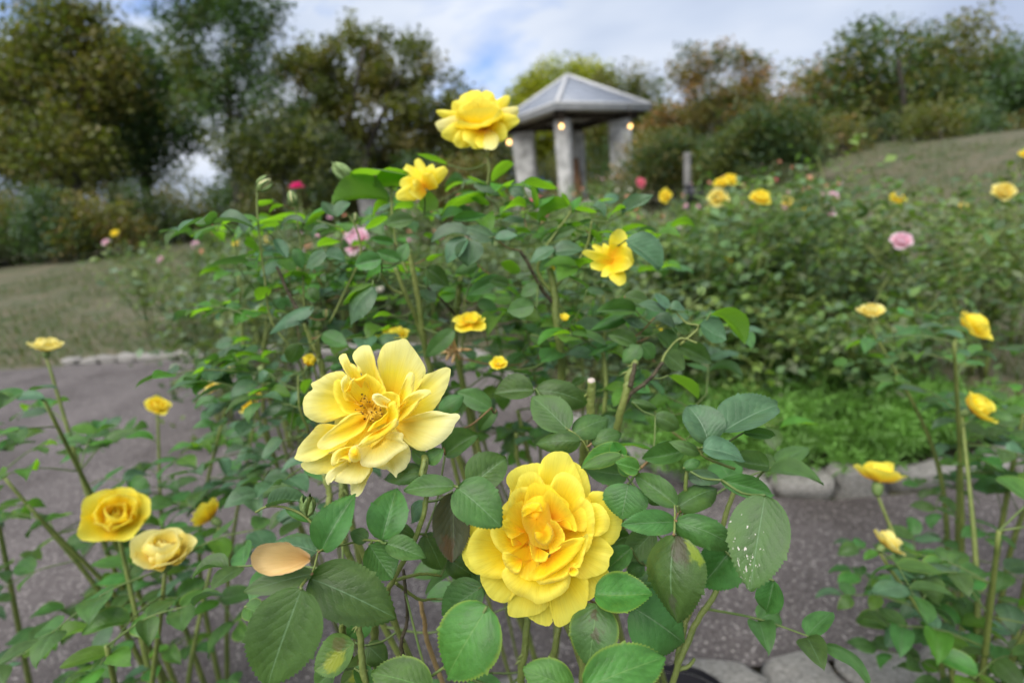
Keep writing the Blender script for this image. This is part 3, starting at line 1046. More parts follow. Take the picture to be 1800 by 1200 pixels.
# a ragged row of shrubs in front of the wood
TN = [('deep green', DEEP + GRN[:1]), ('olive', OLIVE), ('mid green', GRN), ('brownish', OLIVE + AUT[:1])]
g_ = np.random.default_rng(44)
for i, px in enumerate(range(-80, 1900, 82)):
    D = 24.5 if 840 < px < 1150 else g_.uniform(13.5, 17.5)
    nm, tn = TN[i % 4]
    y0 = hy(px)
    tree('hedge_shrub', nm + ' shrub in the ragged row before the wood', px, D,
         [(px, y0 - 38 - g_.uniform(0, 22), 55, 36), (px + 35, y0 - 18, 52, 26), (px - 30, y0 - 12, 48, 22)], 70, 75, .12, .24, tn, .05, 150 + i, 'shrubs before the wood', cat='shrub')
# beyond the photograph's sides the same wood goes on
for i, (px, D, h, tn, lb) in enumerate([(250, 20, 60, GRN, 'green tree with one trunk'), (110, 17, 10, OLIVE, 'tall olive tree with two trunks'), (-30, 19, 70, DEEP + OLIVE, 'dark tree with three trunks'), (190, 25, 180, OLIVE, 'low olive tree'),
                                     (1440, 21, 120, AUT, 'rusty autumn tree with two trunks'), (1560, 18, 60, GRN + OLIVE, 'green and olive tree with three trunks'), (1690, 21, 40, OLIVE, 'tall olive tree with one trunk'),
                                     (1820, 19, 90, GRN, 'green tree with two trunks'), (1500, 26, 170, OLIVE, 'low olive tree with three trunks'), (60, 30, 200, DEEP, 'low dark green tree'), (1750, 30, 190, DEEP, 'low dark green tree with two trunks')]):
    tree('woodland_tree', lb + ' in the wood round the garden', px, D,
         [(px, h + 60, 90, 70), (px - 60, h + 120, 80, 60), (px + 65, h + 130, 80, 60), (px, 250, 110, 60)], 200, 70, .2, .4, tn, .28, 60 + i, 'wood round the garden', stems=1 + i % 3)

# ------------------------------------------------------------------ roses: petals
def petal_grid(Bp, Tp, W, n, lift=0.0, cup=0.0, roll=0.0, tip=0.0, ruf=.06, notch=0.0, base=.34, seed=0, nu=9, nv=12, twist=0.0, rnd=.26):
    """curved petal between claw Bp and rim Tp; n = face side. lengths in metres"""
    g = np.random.default_rng(seed)
    y = Tp - Bp
    Ln = np.linalg.norm(y)
    y = y / Ln
    z = unit(n - y * np.dot(n, y))
    x = np.cross(y, z)
    u = np.linspace(-1, 1, 2 * nu + 1)[None, :]
    v = np.linspace(0, 1, nv + 1)[:, None]
    hw = W / 2 * (base + (1 - base) * np.sin(math.pi / 2 * np.minimum(1, v / .66)) ** .9) * (1 - .2 * np.maximum(0, (v - .66) / .34) ** 2)
    ph = g.uniform(0, 6.28, 6)
    wob = .03 * np.sin(2.3 * u + ph[0]) + .013 * np.sin(5.5 * u + ph[1]) + .005 * np.sin(13 * u + ph[2])
    yy = Ln * (v - rnd * v ** 2 * np.abs(u) ** 2.6 + wob * v ** 3 - notch * np.exp(-((u - .12) / .10) ** 2) * v ** 4)
    xx = u * hw * (1 + .05 * np.sin(5 * v + ph[3]))
    zz = lift * Ln * 4 * v * (1 - v) * (1 - .3 * u * u) + tip * Ln * v ** 3
    zz = zz + cup * hw * u ** 2 * (.4 + .6 * v)
    edge = np.maximum(np.clip((np.abs(u) - .62) / .38, 0, 1) * np.clip(v * 2.2 - .5, 0, 1), np.clip((v - .74) / .26, 0, 1))
    zz = zz - roll * W * edge ** 2
    yy = yy - abs(roll) * .35 * Ln * edge ** 2 * (v > .4) * v
    zz = zz + ruf * W * v ** 1.5 * (.55 * np.sin(3.3 * u + ph[4] + 2 * v) + .2 * np.sin(6.5 * u + ph[5]) * v) + .012 * W * np.sin(11 * u + 5 * v + ph[2])
    zz = zz + twist * W * u * v
    V = Bp + xx[..., None] * x + yy[..., None] * y + zz[..., None] * z
    UV = np.stack([np.broadcast_to(u * .5 + .5, xx.shape), np.broadcast_to(v, xx.shape)], -1)
    k = 2 * nu + 1
    F = [(i * k + j, i * k + j + 1, (i + 1) * k + j + 1, (i + 1) * k + j) for i in range(nv) for j in range(k - 1)]
    return V.reshape(-1, 3), F, UV.reshape(-1, 2)


def petal_rim(c, claw, dcl, rim, drim, lift=0.0, roll=.002, ruf=.0009, closed=False, seed=0, nr=14, na=60, pw=1.25, sink=0.0):
    """petal whose rim follows the photographed outline. c: zoom; claw, rim in zoomed pixels; depths and lifts in metres.
    lift: swell towards the viewer between claw and rim; roll: lip curling back; sink: the sides lie deeper than the middle"""
    g = np.random.default_rng(seed)
    p = np.array(rim, float)
    if closed:
        q = smooth_path(np.vstack([p, p[:1]]), 6)
    else:
        q = smooth_path(p, 6)
    q = resample(q, na)
    jit = g.normal(0, 1, (na, 2))
    q = q + (jit + .6 * np.roll(jit, 1, 0)) * (1.0 if not closed else .6)      # nicks in the rim
    a = np.array(claw, float)
    crf, crp = g.uniform(7, 13), g.uniform(0, 6.28)
    Ln = np.linalg.norm(q - a, axis=1)
    f = np.linspace(0, 1, na)
    ph = g.uniform(0, 6.28, 5)
    V, UV = [], []
    for j in range(nr + 1):
        t = max(j / nr, .02)
        t = t ** .85
        e = max(0, (t - .80) / .20)
        for i in range(na):
            x, y = a + (q[i] - a) * t
            wv = math.sin(2 * math.pi * f[i] + ph[0]) + .45 * math.sin(2 * math.pi * f[i] * 2 + ph[1]) + .16 * math.sin(2 * math.pi * f[i] * 5 + ph[2] + 2 * t)
            side = 0 if closed else (abs(2 * f[i] - 1)) ** 2
            d = dcl + (drim - dcl) * t ** pw - lift * 4 * t * (1 - t) + roll * e * e + ruf * wv * t * t + sink * side * t
            d += (0 if closed else .00016 * math.sin(2 * math.pi * crf * f[i] + crp + 3 * math.sin(5 * f[i] + ph[1])) * t ** 5)
            d += .0004 * math.sin(9 * f[i] + 6 * t + ph[3]) * t + .0005 * math.sin(5 * t + 14 * f[i] + ph[4]) * t
            V.append(P(*cz(c, x, y), d))
            UV.append((f[i], t * (.45 + .55 * Ln[i] / Ln.max())))
    F = [(j * na + i, j * na + (i + 1) % na, (j + 1) * na + (i + 1) % na, (j + 1) * na + i) for j in range(nr) for i in range(na if closed else na - 1)]
    return np.array(V), F, np.array(UV)


def cz(c, x, y):
    return c[1][0] + x / c[0], c[1][1] + y / c[0]


def rim_bloom(bush, c, cen, d, mats, spec, r_hip=.02):
    o = P(*cz(c, *cen), d)
    V, F = sphere(o, r_hip * .45, 12, 8, (1, 1, .7))
    bl = part('rose_bloom', V, F, M_FILAMENT, bush, org=o)
    for i, (mk, claw, dcl, rim, drim, kw) in enumerate(spec):
        V, F, UV = petal_rim(c, claw, dcl, rim, drim, seed=700 + i, **kw)
        part('petal', V, F, mats[mk], bl, uv=UV)
    return bl


def calyx(parent, c, ax, r, stem_to=None):
    """hip and five sepals under a bloom; c is the claw centre, ax points out of the flower"""
    V, F = tube([c - ax * r * 1.1, c - ax * r * .9, c - ax * r * .4, c], [r * .16, r * .30, r * .34, r * .30], 10)
    part('hip', V, F, M_SEPAL, parent)
    a = unit(np.cross(ax, [.3, .8, .5]))
    b = np.cross(ax, a)
    for k in range(5):
        t = 2 * math.pi * k / 5 + .3
        d = a * math.cos(t) + b * math.sin(t)
        V, F, UV = petal_grid(c - ax * r * .05 + d * r * .2, c - ax * r * .35 + d * r * 1.0, r * .38, ax, lift=.1, nu=2, nv=6, seed=k, base=.9, rnd=.9)
        part('sepal', V, F, M_SEPAL, parent, uv=UV)


def photo_bloom(bush, name, cpx, cpy, d, ax, mat_, spec, sc_, off, r_hip=.02, hires=True):
    """petals given by claw and rim in zoomed photo pixels (scale sc_, offset off) and depth"""
    c = P(cpx, cpy, d)
    V, F = sphere(c - ax * .004, r_hip * .45, 12, 8, (1, 1, .7))
    bl = part(name, V, F, M_SEPAL, bush, org=c)
    for i, s in enumerate(spec):
        bx, by, db, tx, ty, dt, wz = s[:7]
        k = dict(s[7]) if len(s) > 7 else {}
        B = P(off[0] + bx / sc_, off[1] + by / sc_, db)
        T = P(off[0] + tx / sc_, off[1] + ty / sc_, dt)
        W = wz / sc_ / FPX * (dt + db) / 2
        n = unit(CAM - (B + T) / 2) + np.asarray(k.pop('nn', (0, 0, 0)))
        mt = k.pop('mat', mat_)
        V, F, UV = petal_grid(B, T, W, n, seed=100 + i, nu=9 if hires else 5, nv=13 if hires else 7, **k)
        part('petal', V, F, mt, bl, uv=UV)
    return bl


def generic_bloom(bush, c, ax, r, mat_, seed, opened=1.0, layers=((5, 1.0, .25), (5, .85, .7), (4, .62, 1.05), (3, .4, 1.3)), separate=True, calyx_=True):
    g = np.random.default_rng(seed)
    ax = unit(ax)
    a = unit(np.cross(ax, [.2, .9, .35]))
    b = np.cross(ax, a)
    V, F = tube([c - ax * r * .55, c - ax * r * .42, c - ax * r * .15, c + ax * r * .05], [r * .08, r * .18, r * .2, r * .12], 8)
    bl = part('rose_bloom', V, F, M_SEPAL, bush, org=c)
    acc = []
    for li, (n, rr, el) in enumerate(layers):
        for k in range(n):
            t = 2 * math.pi * (k + .5 * (li % 2)) / n + g.uniform(-.25, .25)
            e = el + (1 - opened) * .9 + g.uniform(-.15, .15)
            d = a * math.cos(t) + b * math.sin(t)
            T = c + (d * math.cos(e) + ax * math.sin(e)) * r * rr * g.uniform(.88, 1.1)
            n_ = ax * math.cos(e) - d * math.sin(e)
            V, F, UV = petal_grid(c + d * r * .06, T, r * rr * (1.15 if li < 2 else 1.3), n_, lift=-.16, cup=.35 + .15 * li, roll=.05 if li < 2 else .0,
                                  tip=-.1 if li == 0 else .05, ruf=.07, seed=seed * 50 + li * 9 + k, nu=4, nv=6)
            if separate:
                part('petal', V, F, mat_, bl, uv=UV)
            else:
                acc.append((V, np.array(F), UV))
    if not separate:
        n0, Vs, Fs, Us = 0, [], [], []
        for V, F, UV in acc:
            Vs.append(V)
            Fs.append(F + n0)
            Us.append(UV)
            n0 += len(V)
        part('petals', np.concatenate(Vs), np.concatenate(Fs), mat_, bl, uv=np.concatenate(Us))['kind'] = 'stuff'
    return bl


# ------------------------------------------------------------------ rose bushes in the background
ROSE_G = [(.10, .18, .065), (.125, .21, .055), (.085, .15, .065), (.17, .25, .06), (.12, .15, .07)]
ROSE_B = [(.105, .165, .085), (.13, .19, .105), (.09, .135, .065), (.15, .20, .06)]


def far_bush(pos, h, spread, label, group, tints=ROSE_G, nl=700, leaf=.05, blooms=(), seed=0, ncane=7):
    g = np.random.default_rng(seed)
    x, y = pos
    z0 = float(terrain(x, y)) - .02
    b = np.array([x, y, z0])
    o = empty('rose_bush', b, label, 'rose bush', group)
    mb = MB()
    pts_ = []
    for k in range(ncane):
        a = 2 * math.pi * k / ncane + g.uniform(-.4, .4)
        rr = spread * g.uniform(.25, 1)
        hh = h * g.uniform(.7, 1.0)
        tip = b + np.array([math.cos(a) * rr, math.sin(a) * rr, hh])
        m_ = b + (tip - b) * np.array([.35, .35, .55]) + g.normal(0, .03, 3)
        pp = smooth_path([b + np.array([math.cos(a), math.sin(a), 0]) * .04, m_, tip], 6)
        mb.tube(pp, np.linspace(.008, .003, len(pp)), 6)
        for q in pp[4:]:
            pts_.append(q)
            for s in range(2):
                e = q + g.normal(0, 1, 3) * np.array([.11, .11, .07]) * (h ** .5)
                mb.tube([q, (q + e) / 2 + UP * .015, e], [.003, .0025, .0015], 4, cap=False)
                pts_.append(e)
    part('cane', *mb.get(), M_CANE, o)['kind'] = 'stuff'
    ctr = np.array(pts_)
    n = max(3, int(nl / len(ctr)))
    V, F, T = leaf_cloud(ctr, n, .055 * h ** .3, leaf, tints, g, flat=.9)
    ok = np.repeat(V.reshape(-1, 4, 3)[:, :, 2].min(1) > z0 + .12, 4)
    F = F[ok.reshape(-1, 4)[:, 0]]
    keep = np.unique(F)
    mp_ = -np.ones(len(V), int)
    mp_[keep] = np.arange(len(keep))
    fo = part('foliage', V[keep], mp_[F], M_FOL, o, tint=T[keep], smooth=False)
    fo['kind'] = 'stuff'
    for i, bl in enumerate(blooms):
        c, r, mt = bl[:3]
        ax = bl[3] if len(bl) > 3 else unit([g.uniform(-.5, .5), -.6, g.uniform(.3, 1)])
        # stalk from the nearest cane point
        j = int(np.argmin(np.linalg.norm(ctr - c, axis=1)))
        e = c - unit(ax) * r * .5
        part('stalk', *tube(smooth_path([ctr[j], (ctr[j] + e) / 2 - UP * .01, e], 5), .0028, 6), M_CANE, o)
        generic_bloom(o, c, ax, r, mt, seed * 13 + i, separate=(r / c[1] * FPX > 14))
    return o


def bp(px, py, d):
    return P(px, py, d)


# right hand bed: yellow roses
far_bush((.95, 2.55), 1.12, .42, 'leafy rose bush with two yellow roses and a pale one at its top', None, seed=1, nl=2200,
         blooms=[(bp(1262, 348, 2.5), .052, M_ROSEP), (bp(1268, 322, 2.7), .04, M_ROSEY), (bp(1282, 318, 2.75), .045, M_ROSEY)])
far_bush((1.32, 2.45), 1.1, .38, 'rose bush with one full golden rose right of the pale rose', None, seed=2, nl=2200,
         blooms=[(bp(1335, 350, 2.05), .045, M_ROSEY)])
far_bush((.80, 2.75), 1.0, .35, 'rose bush bearing one yellow rose facing sideways near the stake', None, seed=3, nl=2000,
         blooms=[(bp(1170, 345, 2.7), .042, M_ROSEY, (-.9, -.5, .3))])
far_bush((1.25, 2.9), .85, .4, 'lower rose bush with one small yellow bud rose', None, seed=4, nl=2200,
         blooms=[(bp(1280, 461, 2.7), .028, M_ROSEY)])
far_bush((.55, 3.1), .95, .38, 'rose bush with one white bloom behind the near leaves', None, seed=5, nl=2000,
         blooms=[(bp(1192, 398, 3.0), .028, M_WHITE), (bp(1125, 322, 3.6), .045, M_ROSEPINK), (bp(1127, 378, 3.3), .03, M_ROSEPINK)])
# left beds: pink
far_bush((-1.55, 4.9), .95, .4, 'rose bush with a large pale pink rose beyond the path', None, ROSE_B, seed=6, nl=1300,
         blooms=[(bp(630, 425, 3.9), .135, M_PINK), (bp(568, 495, 3.9), .05, M_PINK), (bp(518, 462, 4.2), .04, M_PINK), (bp(668, 508, 4.1), .03, M_WHITE)])
far_bush((-1.15, 2.45), 1.08, .3, 'rose bush with one magenta rose standing clear above it', None, ROSE_B, seed=7, nl=1000,
         blooms=[(bp(522, 329, 2.6), .04, M_MAG, (0, -.2, 1))])
far_bush((-1.75, 2.9), 1.0, .35, 'small leaved rose bush left of the magenta rose', None, ROSE_B, seed=8, nl=1100)
# small distant flowers over the middle beds
cols = [('peach', M_PEACH), ('deep pink', M_ROSEPINK), ('pale pink', M_PINK), ('white', M_WHITE), ('peach', M_PEACH), ('pale pink', M_PINK)]
fol = [('green', ROSE_G), ('grey green', ROSE_B), ('brownish', [(.115, .12, .07), (.09, .125, .065)])]
for i in range(74):
    y = random.uniform(4.7, 16) if i > 34 else random.uniform(4.7, 8)
    x = random.uniform(-.62, .62) * y * .95 + .3
    if abs(x - gc[0]) < 2.6 and y > 15.5:
        continue
    if x < -.9 and y < 5.0:
        y += .9
    h = random.uniform(.8, 1.08)
    z0 = float(terrain(x, y))
    bl, cn = [], random.choice(cols)
    for k in range(random.choice([1, 2, 3, 3])):
        bl.append((np.array([x + random.uniform(-.35, .35), y - random.uniform(.1, .35), z0 + h * random.uniform(.75, 1.12)]), random.uniform(.022, .038), cn[1]))
    fn, ft = random.choice(fol)
    far_bush((x, y), h, .46, fn + ' rose bush with ' + cn[0] + ' blooms in the beds towards the gazebo', 'rose bushes in the far beds',
             ft, nl=1000, leaf=.07, blooms=bl, seed=200 + i, ncane=7)
for i, (x, y, h) in enumerate([(.62, 2.35, .72), (1.05, 2.25, .62), (.32, 3.4, .9), (.85, 3.45, .95), (1.5, 3.2, 1.0), (1.2, 3.7, 1.05), (.1, 4.2, .9), (.6, 4.2, 1.0), (1.75, 2.6, .9), (1.5, 2.1, .6)]):
    far_bush((x, y), h, .42, 'leafy rose bush without blooms in the right hand bed', 'leafy bushes of the right hand bed', ROSE_G if i % 2 else ROSE_B, nl=1700, leaf=.05, seed=260 + i, ncane=8)
for i, (x, y, h) in enumerate([(-1.9, 4.9, .85), (-1.2, 5.2, .85), (-.7, 4.75, .8), (-2.5, 5.2, .95), (-1.6, 5.7, 1.0), (-.3, 5.0, .9)]):
    far_bush((x, y), h, .45, 'leafy rose bush beyond the path, without large blooms', 'leafy bushes beyond the path', ROSE_B if i % 2 else ROSE_G, nl=1300, leaf=.06, seed=280 + i, ncane=8)
# beds beyond the photograph's sides
for i, (x, y, h) in enumerate([(1.9, 2.3, 1.0), (2.5, 2.6, 1.1), (2.2, 3.3, 1.0), (3.1, 3.0, 1.1), (1.75, 3.4, .95), (-2.5, 2.9, .0), (-3.4, 5.6, 1.0), (-2.6, 5.6, 1.0), (-4.3, 6.1, 1.1), (3.4, 3.9, 1.0), (2.6, 4.4, 1.0), (-1.75, 5.9, .9)]):
    if h <= 0:
        continue
    z0 = float(terrain(x, y))
    bl = [(np.array([x + random.uniform(-.3, .3), y - .2, z0 + h * random.uniform(.8, 1.08)]), .045, random.choice([M_ROSEY, M_ROSEP, M_PINK])) for _ in range(2)]
    far_bush((x, y), h, .42, 'full rose bush in the beds at the sides of the garden', 'rose bushes at the sides of the garden', nl=1100, blooms=bl, seed=300 + i)

# feathery green plants on the right bed's edge
M_FERN = foliage_mat('feathery', tr=.35, trans_gain=(1.4, 1.5, .5))


def feathery(x, y, h, seed, label, group):
    g = np.random.default_rng(seed)
    b = np.array([x, y, -.02])
    o = empty('feathery_plant', b, label, 'plant', group)
    Vs, Ts = [], []
    for k in range(46):
        a = g.uniform(0, 6.28)
        rr = h * g.uniform(.2, 1.0)
        tip = b + np.array([math.cos(a) * rr, math.sin(a) * rr, h * g.uniform(.5, 1.0)])
        pp = smooth_path([b + g.normal(0, .02, 3) * np.array([1, 1, 0]), b + (tip - b) * np.array([.4, .4, .75]), tip], 7)
        tc_ = np.array([.13, .27, .05]) * g.uniform(.7, 1.3)
        for i in range(3, len(pp)):
            for s in range(5):
                d = unit(g.normal(0, 1, 3) + np.array([math.cos(a), math.sin(a), .3]) * .5)
                L_ = h * .17 * g.uniform(.6, 1.2)
                s_ = unit(np.cross(d, g.normal(0, 1, 3))) * .0035
                q = pp[i] + g.normal(0, .006, 3)
                Vs += [q - s_ * .4, q + s_ + d * L_ * .45, q + d * L_, q - s_ + d * L_ * .45]
                Ts += [tc_] * 4
    V = np.array(Vs)
    V[:, 2] = np.maximum(V[:, 2], .0)
    part('foliage', V, np.arange(len(V)).reshape(-1, 4), M_FERN, o, tint=np.array(Ts), smooth=False)['kind'] = 'stuff'


for i in range(26):
    feathery(.62 + .155 * (i % 9) + random.uniform(-.05, .05), 1.82 + .26 * (i // 9) + random.uniform(-.07, .07), random.uniform(.2, .33), 400 + i,
             'bright green feathery plant on the edge of the right hand bed', 'feathery plants edging the right hand bed')

# ------------------------------------------------------------------ the near rose bushes
bushA = empty('rose_bush', (0.02, .50, 0), 'near yellow rose bush with two big open blooms and large leaves', 'rose bush', 'near rose bushes')
bushB = empty('rose_bush', (0.0, .86, 0), 'tall rose bush topped by one yellow rose standing against the sky', 'rose bush', 'near rose bushes')
bushL = empty('rose_bush', (-.36, .84, 0), 'small leaved rose bush with slim buds beside the grey path', 'rose bush', 'near rose bushes')
bushR = empty('rose_bush', (.26, .74, 0), 'rose bush with a blackened forked cane beside the feathery plants', 'rose bush', 'near rose bushes')
NODES = {b.name: [] for b in (bushA, bushB, bushL, bushR)}
C7 = (3.0, (449, 800))
C8 = (3.0, (900, 800))
C5 = (3.99, (449, 560))
C6 = (3.99, (900, 560))
C3 = (3.99, (449, 280))
C4 = (3.99, (900, 280))
C1 = (1.0, (0, 0))


def cz(c, x, y):
    return c[1][0] + x / c[0], c[1][1] + y / c[0]


def cane(bush, c, pts, rpx, m=None, root=True, name='cane', thorns=4, taper=.75):
    """pts: (x, y, depth) in zoomed photo pixels, top first; rpx: width in photo pixels; root: run on to the ground"""
    q = [P(*cz(c, x, y), d) for x, y, d in pts]
    d0 = pts[-1][2]
    r0 = rpx / 2 / FPX * d0
    if root:
        b = ORG[bush.name] + np.array([random.uniform(-.05, .05), random.uniform(-.04, .04), -.02])
        e = q[-1]
        if e[2] > .2:
            q += [e + (b - e) * np.array([.45, .45, .5]) + (e - q[0] if len(q) > 1 else 0) * .05, b]
    pp = smooth_path(q, 7)
    pp = pp + np.random.default_rng(len(pp)).normal(0, r0 * .10, pp.shape)
    rad = np.linspace(r0 * taper, r0 * 1.1, len(pp))
    mb = MB().tube(pp, rad, 10)
    for t in range(thorns):
        i = random.randrange(2, len(pp) - 2)
        tn = unit(pp[i + 1] - pp[i])
        s = unit(np.cross(tn, rng.normal(0, 1, 3)))
        a = pp[i] + s * rad[i] * .8
        mb.tube([a, a + s * rad[i] * .9 + tn * rad[i] * .5, a + s * rad[i] * 1.7 + tn * rad[i] * 1.2], [rad[i] * .5, rad[i] * .25, rad[i] * .03], 5, cap=False)
    o = part(name, *mb.get(), m or M_CANE, bush)
    for i in range(0, len(pp)):
        NODES[bush.name].append((pp[i], rad[i]))
    return o, pp


# canes of the tall bush
cane(bushB, C4, [(262, 760, .62), (295, 900, .62), (310, 1080, .62), (350, 1500, .64)], 15)
cane(bushB, C3, [(1620, -40, .66), (1640, 80, .66), (1600, 300, .67), (1560, 600, .70), (1420, 900, .72), (1400, 1180, .74)], 6, taper=.6, thorns=2)
cane(bushB, C3, [(1070, 620, .60), (1120, 850, .61), (1170, 1180, .63), (1230, 1500, .66)], 11)
cane(bushB, C3, [(980, 760, .60), (1060, 960, .61), (1140, 1150, .63), (1220, 1450, .66)], 9)
cane(bushB, C3, [(1440, 820, .70), (1420, 1000, .71), (1390, 1200, .73)], 12)
cane(bushB, C3, [(1210, 900, .66), (1330, 1010, .68), (1400, 1090, .72)], 5, M_CANEB, root=False)
cane(bushB, C4, [(560, 430, .60), (520, 620, .61), (400, 790, .62), (300, 900, .62)], 5, root=False, thorns=2)
cane(bushB, C4, [(420, 360, .61), (240, 620, .61), (180, 780, .62), (270, 930, .62)], 6, root=False, thorns=2)
cane(bushB, C4, [(60, 640, .6), (150, 800, .61), (235, 950, .62), (290, 1000, .62)], 7, M_CANEB, root=False)
cane(bushB, C3, [(950, 190, .64), (960, 400, .63), (1000, 640, .61), (1070, 800, .61)], 5, root=False, thorns=2)
cane(bushB, C3, [(880, 800, .58), (940, 900, .60), (1040, 950, .61)], 5, root=False)
# canes of the right bush
cane(bushR, C6, [(870, 300, .50), (820, 400, .50), (800, 500, .50), (740, 750, .51), (700, 1000, .53)], 14)
cane(bushR, C6, [(1060, 300, .50), (960, 430, .50), (830, 530, .50), (770, 650, .505)], 8, M_CANEB, root=False)
o_, pp = cane(bushR, C6, [(560, 435, .47), (555, 560, .475), (540, 760, .48), (500, 1000, .50)], 15, taper=.95)
mb = MB().tube([pp[0] - unit(pp[1] - pp[0]) * .0015, pp[0] + unit(pp[1] - pp[0]) * .002], [.0034, .0036], 12)
part('cut_end', *mb.get(), M_CUT, bushR)
cane(bushR, C6, [(865, 310, .497), (845, 400, .496), (828, 470, .497)], 9, M_CANEB, root=False, thorns=0, name='dead_bark')
cane(bushR, C6, [(1300, 170, .50), (1180, 140, .51), (1080, 240, .51), (1050, 310, .50)], 4, root=False, thorns=1)
cane(bushR, C4, [(1130, 1050, .52), (1230, 1150, .515), (1310, 1170, .51), (1180, 1300, .51)], 4, root=False, thorns=0)
cane(bushR, C6, [(640, 230, .6), (660, 450, .6), (650, 620, .6), (640, 900, .62)], 8, taper=.9)
cane(bushR, C6, [(40, 640, .85), (100, 900, .86), (130, 1000, .88)], 9)
cane(bushR, C6, [(30, 800, .8), (45, 1010, .82)], 9)
# left bush
cane(bushL, C5, [(430, 80, .62), (440, 230, .62), (480, 400, .63), (520, 600, .65)], 12)
cane(bushL, C5, [(340, 30, .60), (400, 180, .61), (450, 260, .62)], 9, root=False)
cane(bushL, C3, [(150, 750, .63), (210, 890, .63), (280, 1030, .63), (360, 1150, .62)], 7, M_CANEB, root=False)
cane(bushL, C3, [(640, 370, .63), (700, 470, .63), (740, 660, .64), (640, 900, .64), (520, 1150, .64)], 4, root=False, thorns=1)
cane(bushL, C3, [(10, 170, .62), (15, 380, .62), (60, 800, .62), (120, 1150, .63), (300, 1400, .64)], 4, thorns=1)
cane(bushL, C3, [(270, 310, .66), (285, 380, .66), (330, 700, .66), (350, 1100, .66)], 4, thorns=1)
cane(bushL, C5, [(300, 400, .62), (310, 620, .62), (380, 800, .64)], 4, root=False, thorns=0)
# near bush
cane(bushA, C7, [(893, 20, .355), (880, 110, .353), (905, 190, .352), (850, 420, .352), (730, 650, .355), (700, 760, .37)], 9, taper=.85)
cane(bushA, C7, [(930, 190, .352), (960, 170, .352), (1050, 160, .345)], 5, root=False, thorns=0)
cane(bushA, C7, [(780, 600, .37), (790, 700, .37), (800, 880, .375), (768, 1010, .38)], 7, M_CANEB)
cane(bushA, C7, [(980, 635, .39), (870, 625, .375), (740, 655, .36)], 6, root=False, thorns=1)
cane(bushA, C7, [(950, 755, .40), (870, 760, .39), (790, 710, .38), (740, 670, .37)], 6, root=False, thorns=1)
cane(bushA, C7, [(490, 740, .39), (475, 820, .39), (465, 970, .40)], 12)
cane(bushA, C7, [(515, 760, .36), (545, 900, .36), (560, 1030, .36), (580, 1200, .36)], 13)
cane(bushA, C7, [(640, 820, .41), (630, 940, .41), (622, 1050, .42)], 15)
cane(bushA, C7, [(870, 760, .42), (890, 870, .43), (905, 970, .44)], 9, M_TAN)
cane(bushA, C7, [(360, 90, .50), (385, 180, .50), (400, 300, .5)], 12)
cane(bushA, C7, [(455, 140, .52), (460, 230, .52)], 12)
cane(bushA, C8, [(85, 840, .43), (70, 1000, .43), (50, 1180, .44)], 15)
cane(bushA, C8, [(250, 880, .42), (230, 1000, .42), (205, 1120, .43)], 14)
cane(bushA, C8, [(330, 720, .41), (355, 900, .41), (375, 1170, .42)], 14)
cane(bushA, C8, [(190, 520, .355), (240, 700, .38), (300, 850, .40), (360, 1000, .41)], 12, root=False)
cane(bushA, C8, [(1175, 180, .42), (1120, 340, .42), (1085, 690, .42), (960, 900, .42), (850, 1190, .42)], 11)
cane(bushA, C8, [(1000, 680, .43), (950, 790, .43), (915, 880, .43), (870, 1100, .425)], 10, root=False)
cane(bushA, C8, [(448, 760, .354), (410, 720, .38), (345, 800, .41)], 4, root=False, thorns=0, name='rachis')
cane(bushA, C8, [(965, 1070, .42), (930, 1110, .42), (880, 1125, .42)], 7, root=False, thorns=0)
cane(bushA, C8, [(925, 60, .35), (915, 160, .35), (915, 280, .355), (900, 500, .38), (950, 800, .42)], 7, root=False, thorns=1)
cane(bushA, C8, [(858, 262, .33), (858, 330, .325), (855, 420, .315)], 4, root=False, thorns=0, name='rachis')
cane(bushA, C8, [(915, 290, .35), (880, 300, .335), (858, 330, .325)], 4, M_REDP, root=False, thorns=0, name='rachis')
cane(bushA, C6, [(1015, 935, .385), (960, 990, .385), (905, 1045, .385)], 5, M_REDP, root=False, thorns=0, name='stub')
cane(bushA, C6, [(1300, 900, .36), (1340, 960, .36), (1440, 1010, .362), (1560, 1050, .365)], 5, root=False, thorns=0, name='rachis')
cane(bushA, C6, [(395, 775, .40), (470, 830, .40), (520, 900, .40), (560, 1000, .405)], 4, root=False, thorns=0, name='rachis')
cane(bushA, C7, [(330, 510, .33), (300, 620, .31), (270, 650, .295), (235, 705, .275)], 5, root=False, thorns=0, name='rachis')
cane(bushA, C7, [(340, 500, .33), (430, 480, .34), (560, 450, .345), (660, 450, .335)], 4, root=False, thorns=0, name='rachis')
cane(bushA, C7, [(0, 300, .37), (60, 270, .37), (160, 275, .37), (260, 320, .37), (310, 370, .37), (400, 480, .36)], 5, root=False, thorns=0)

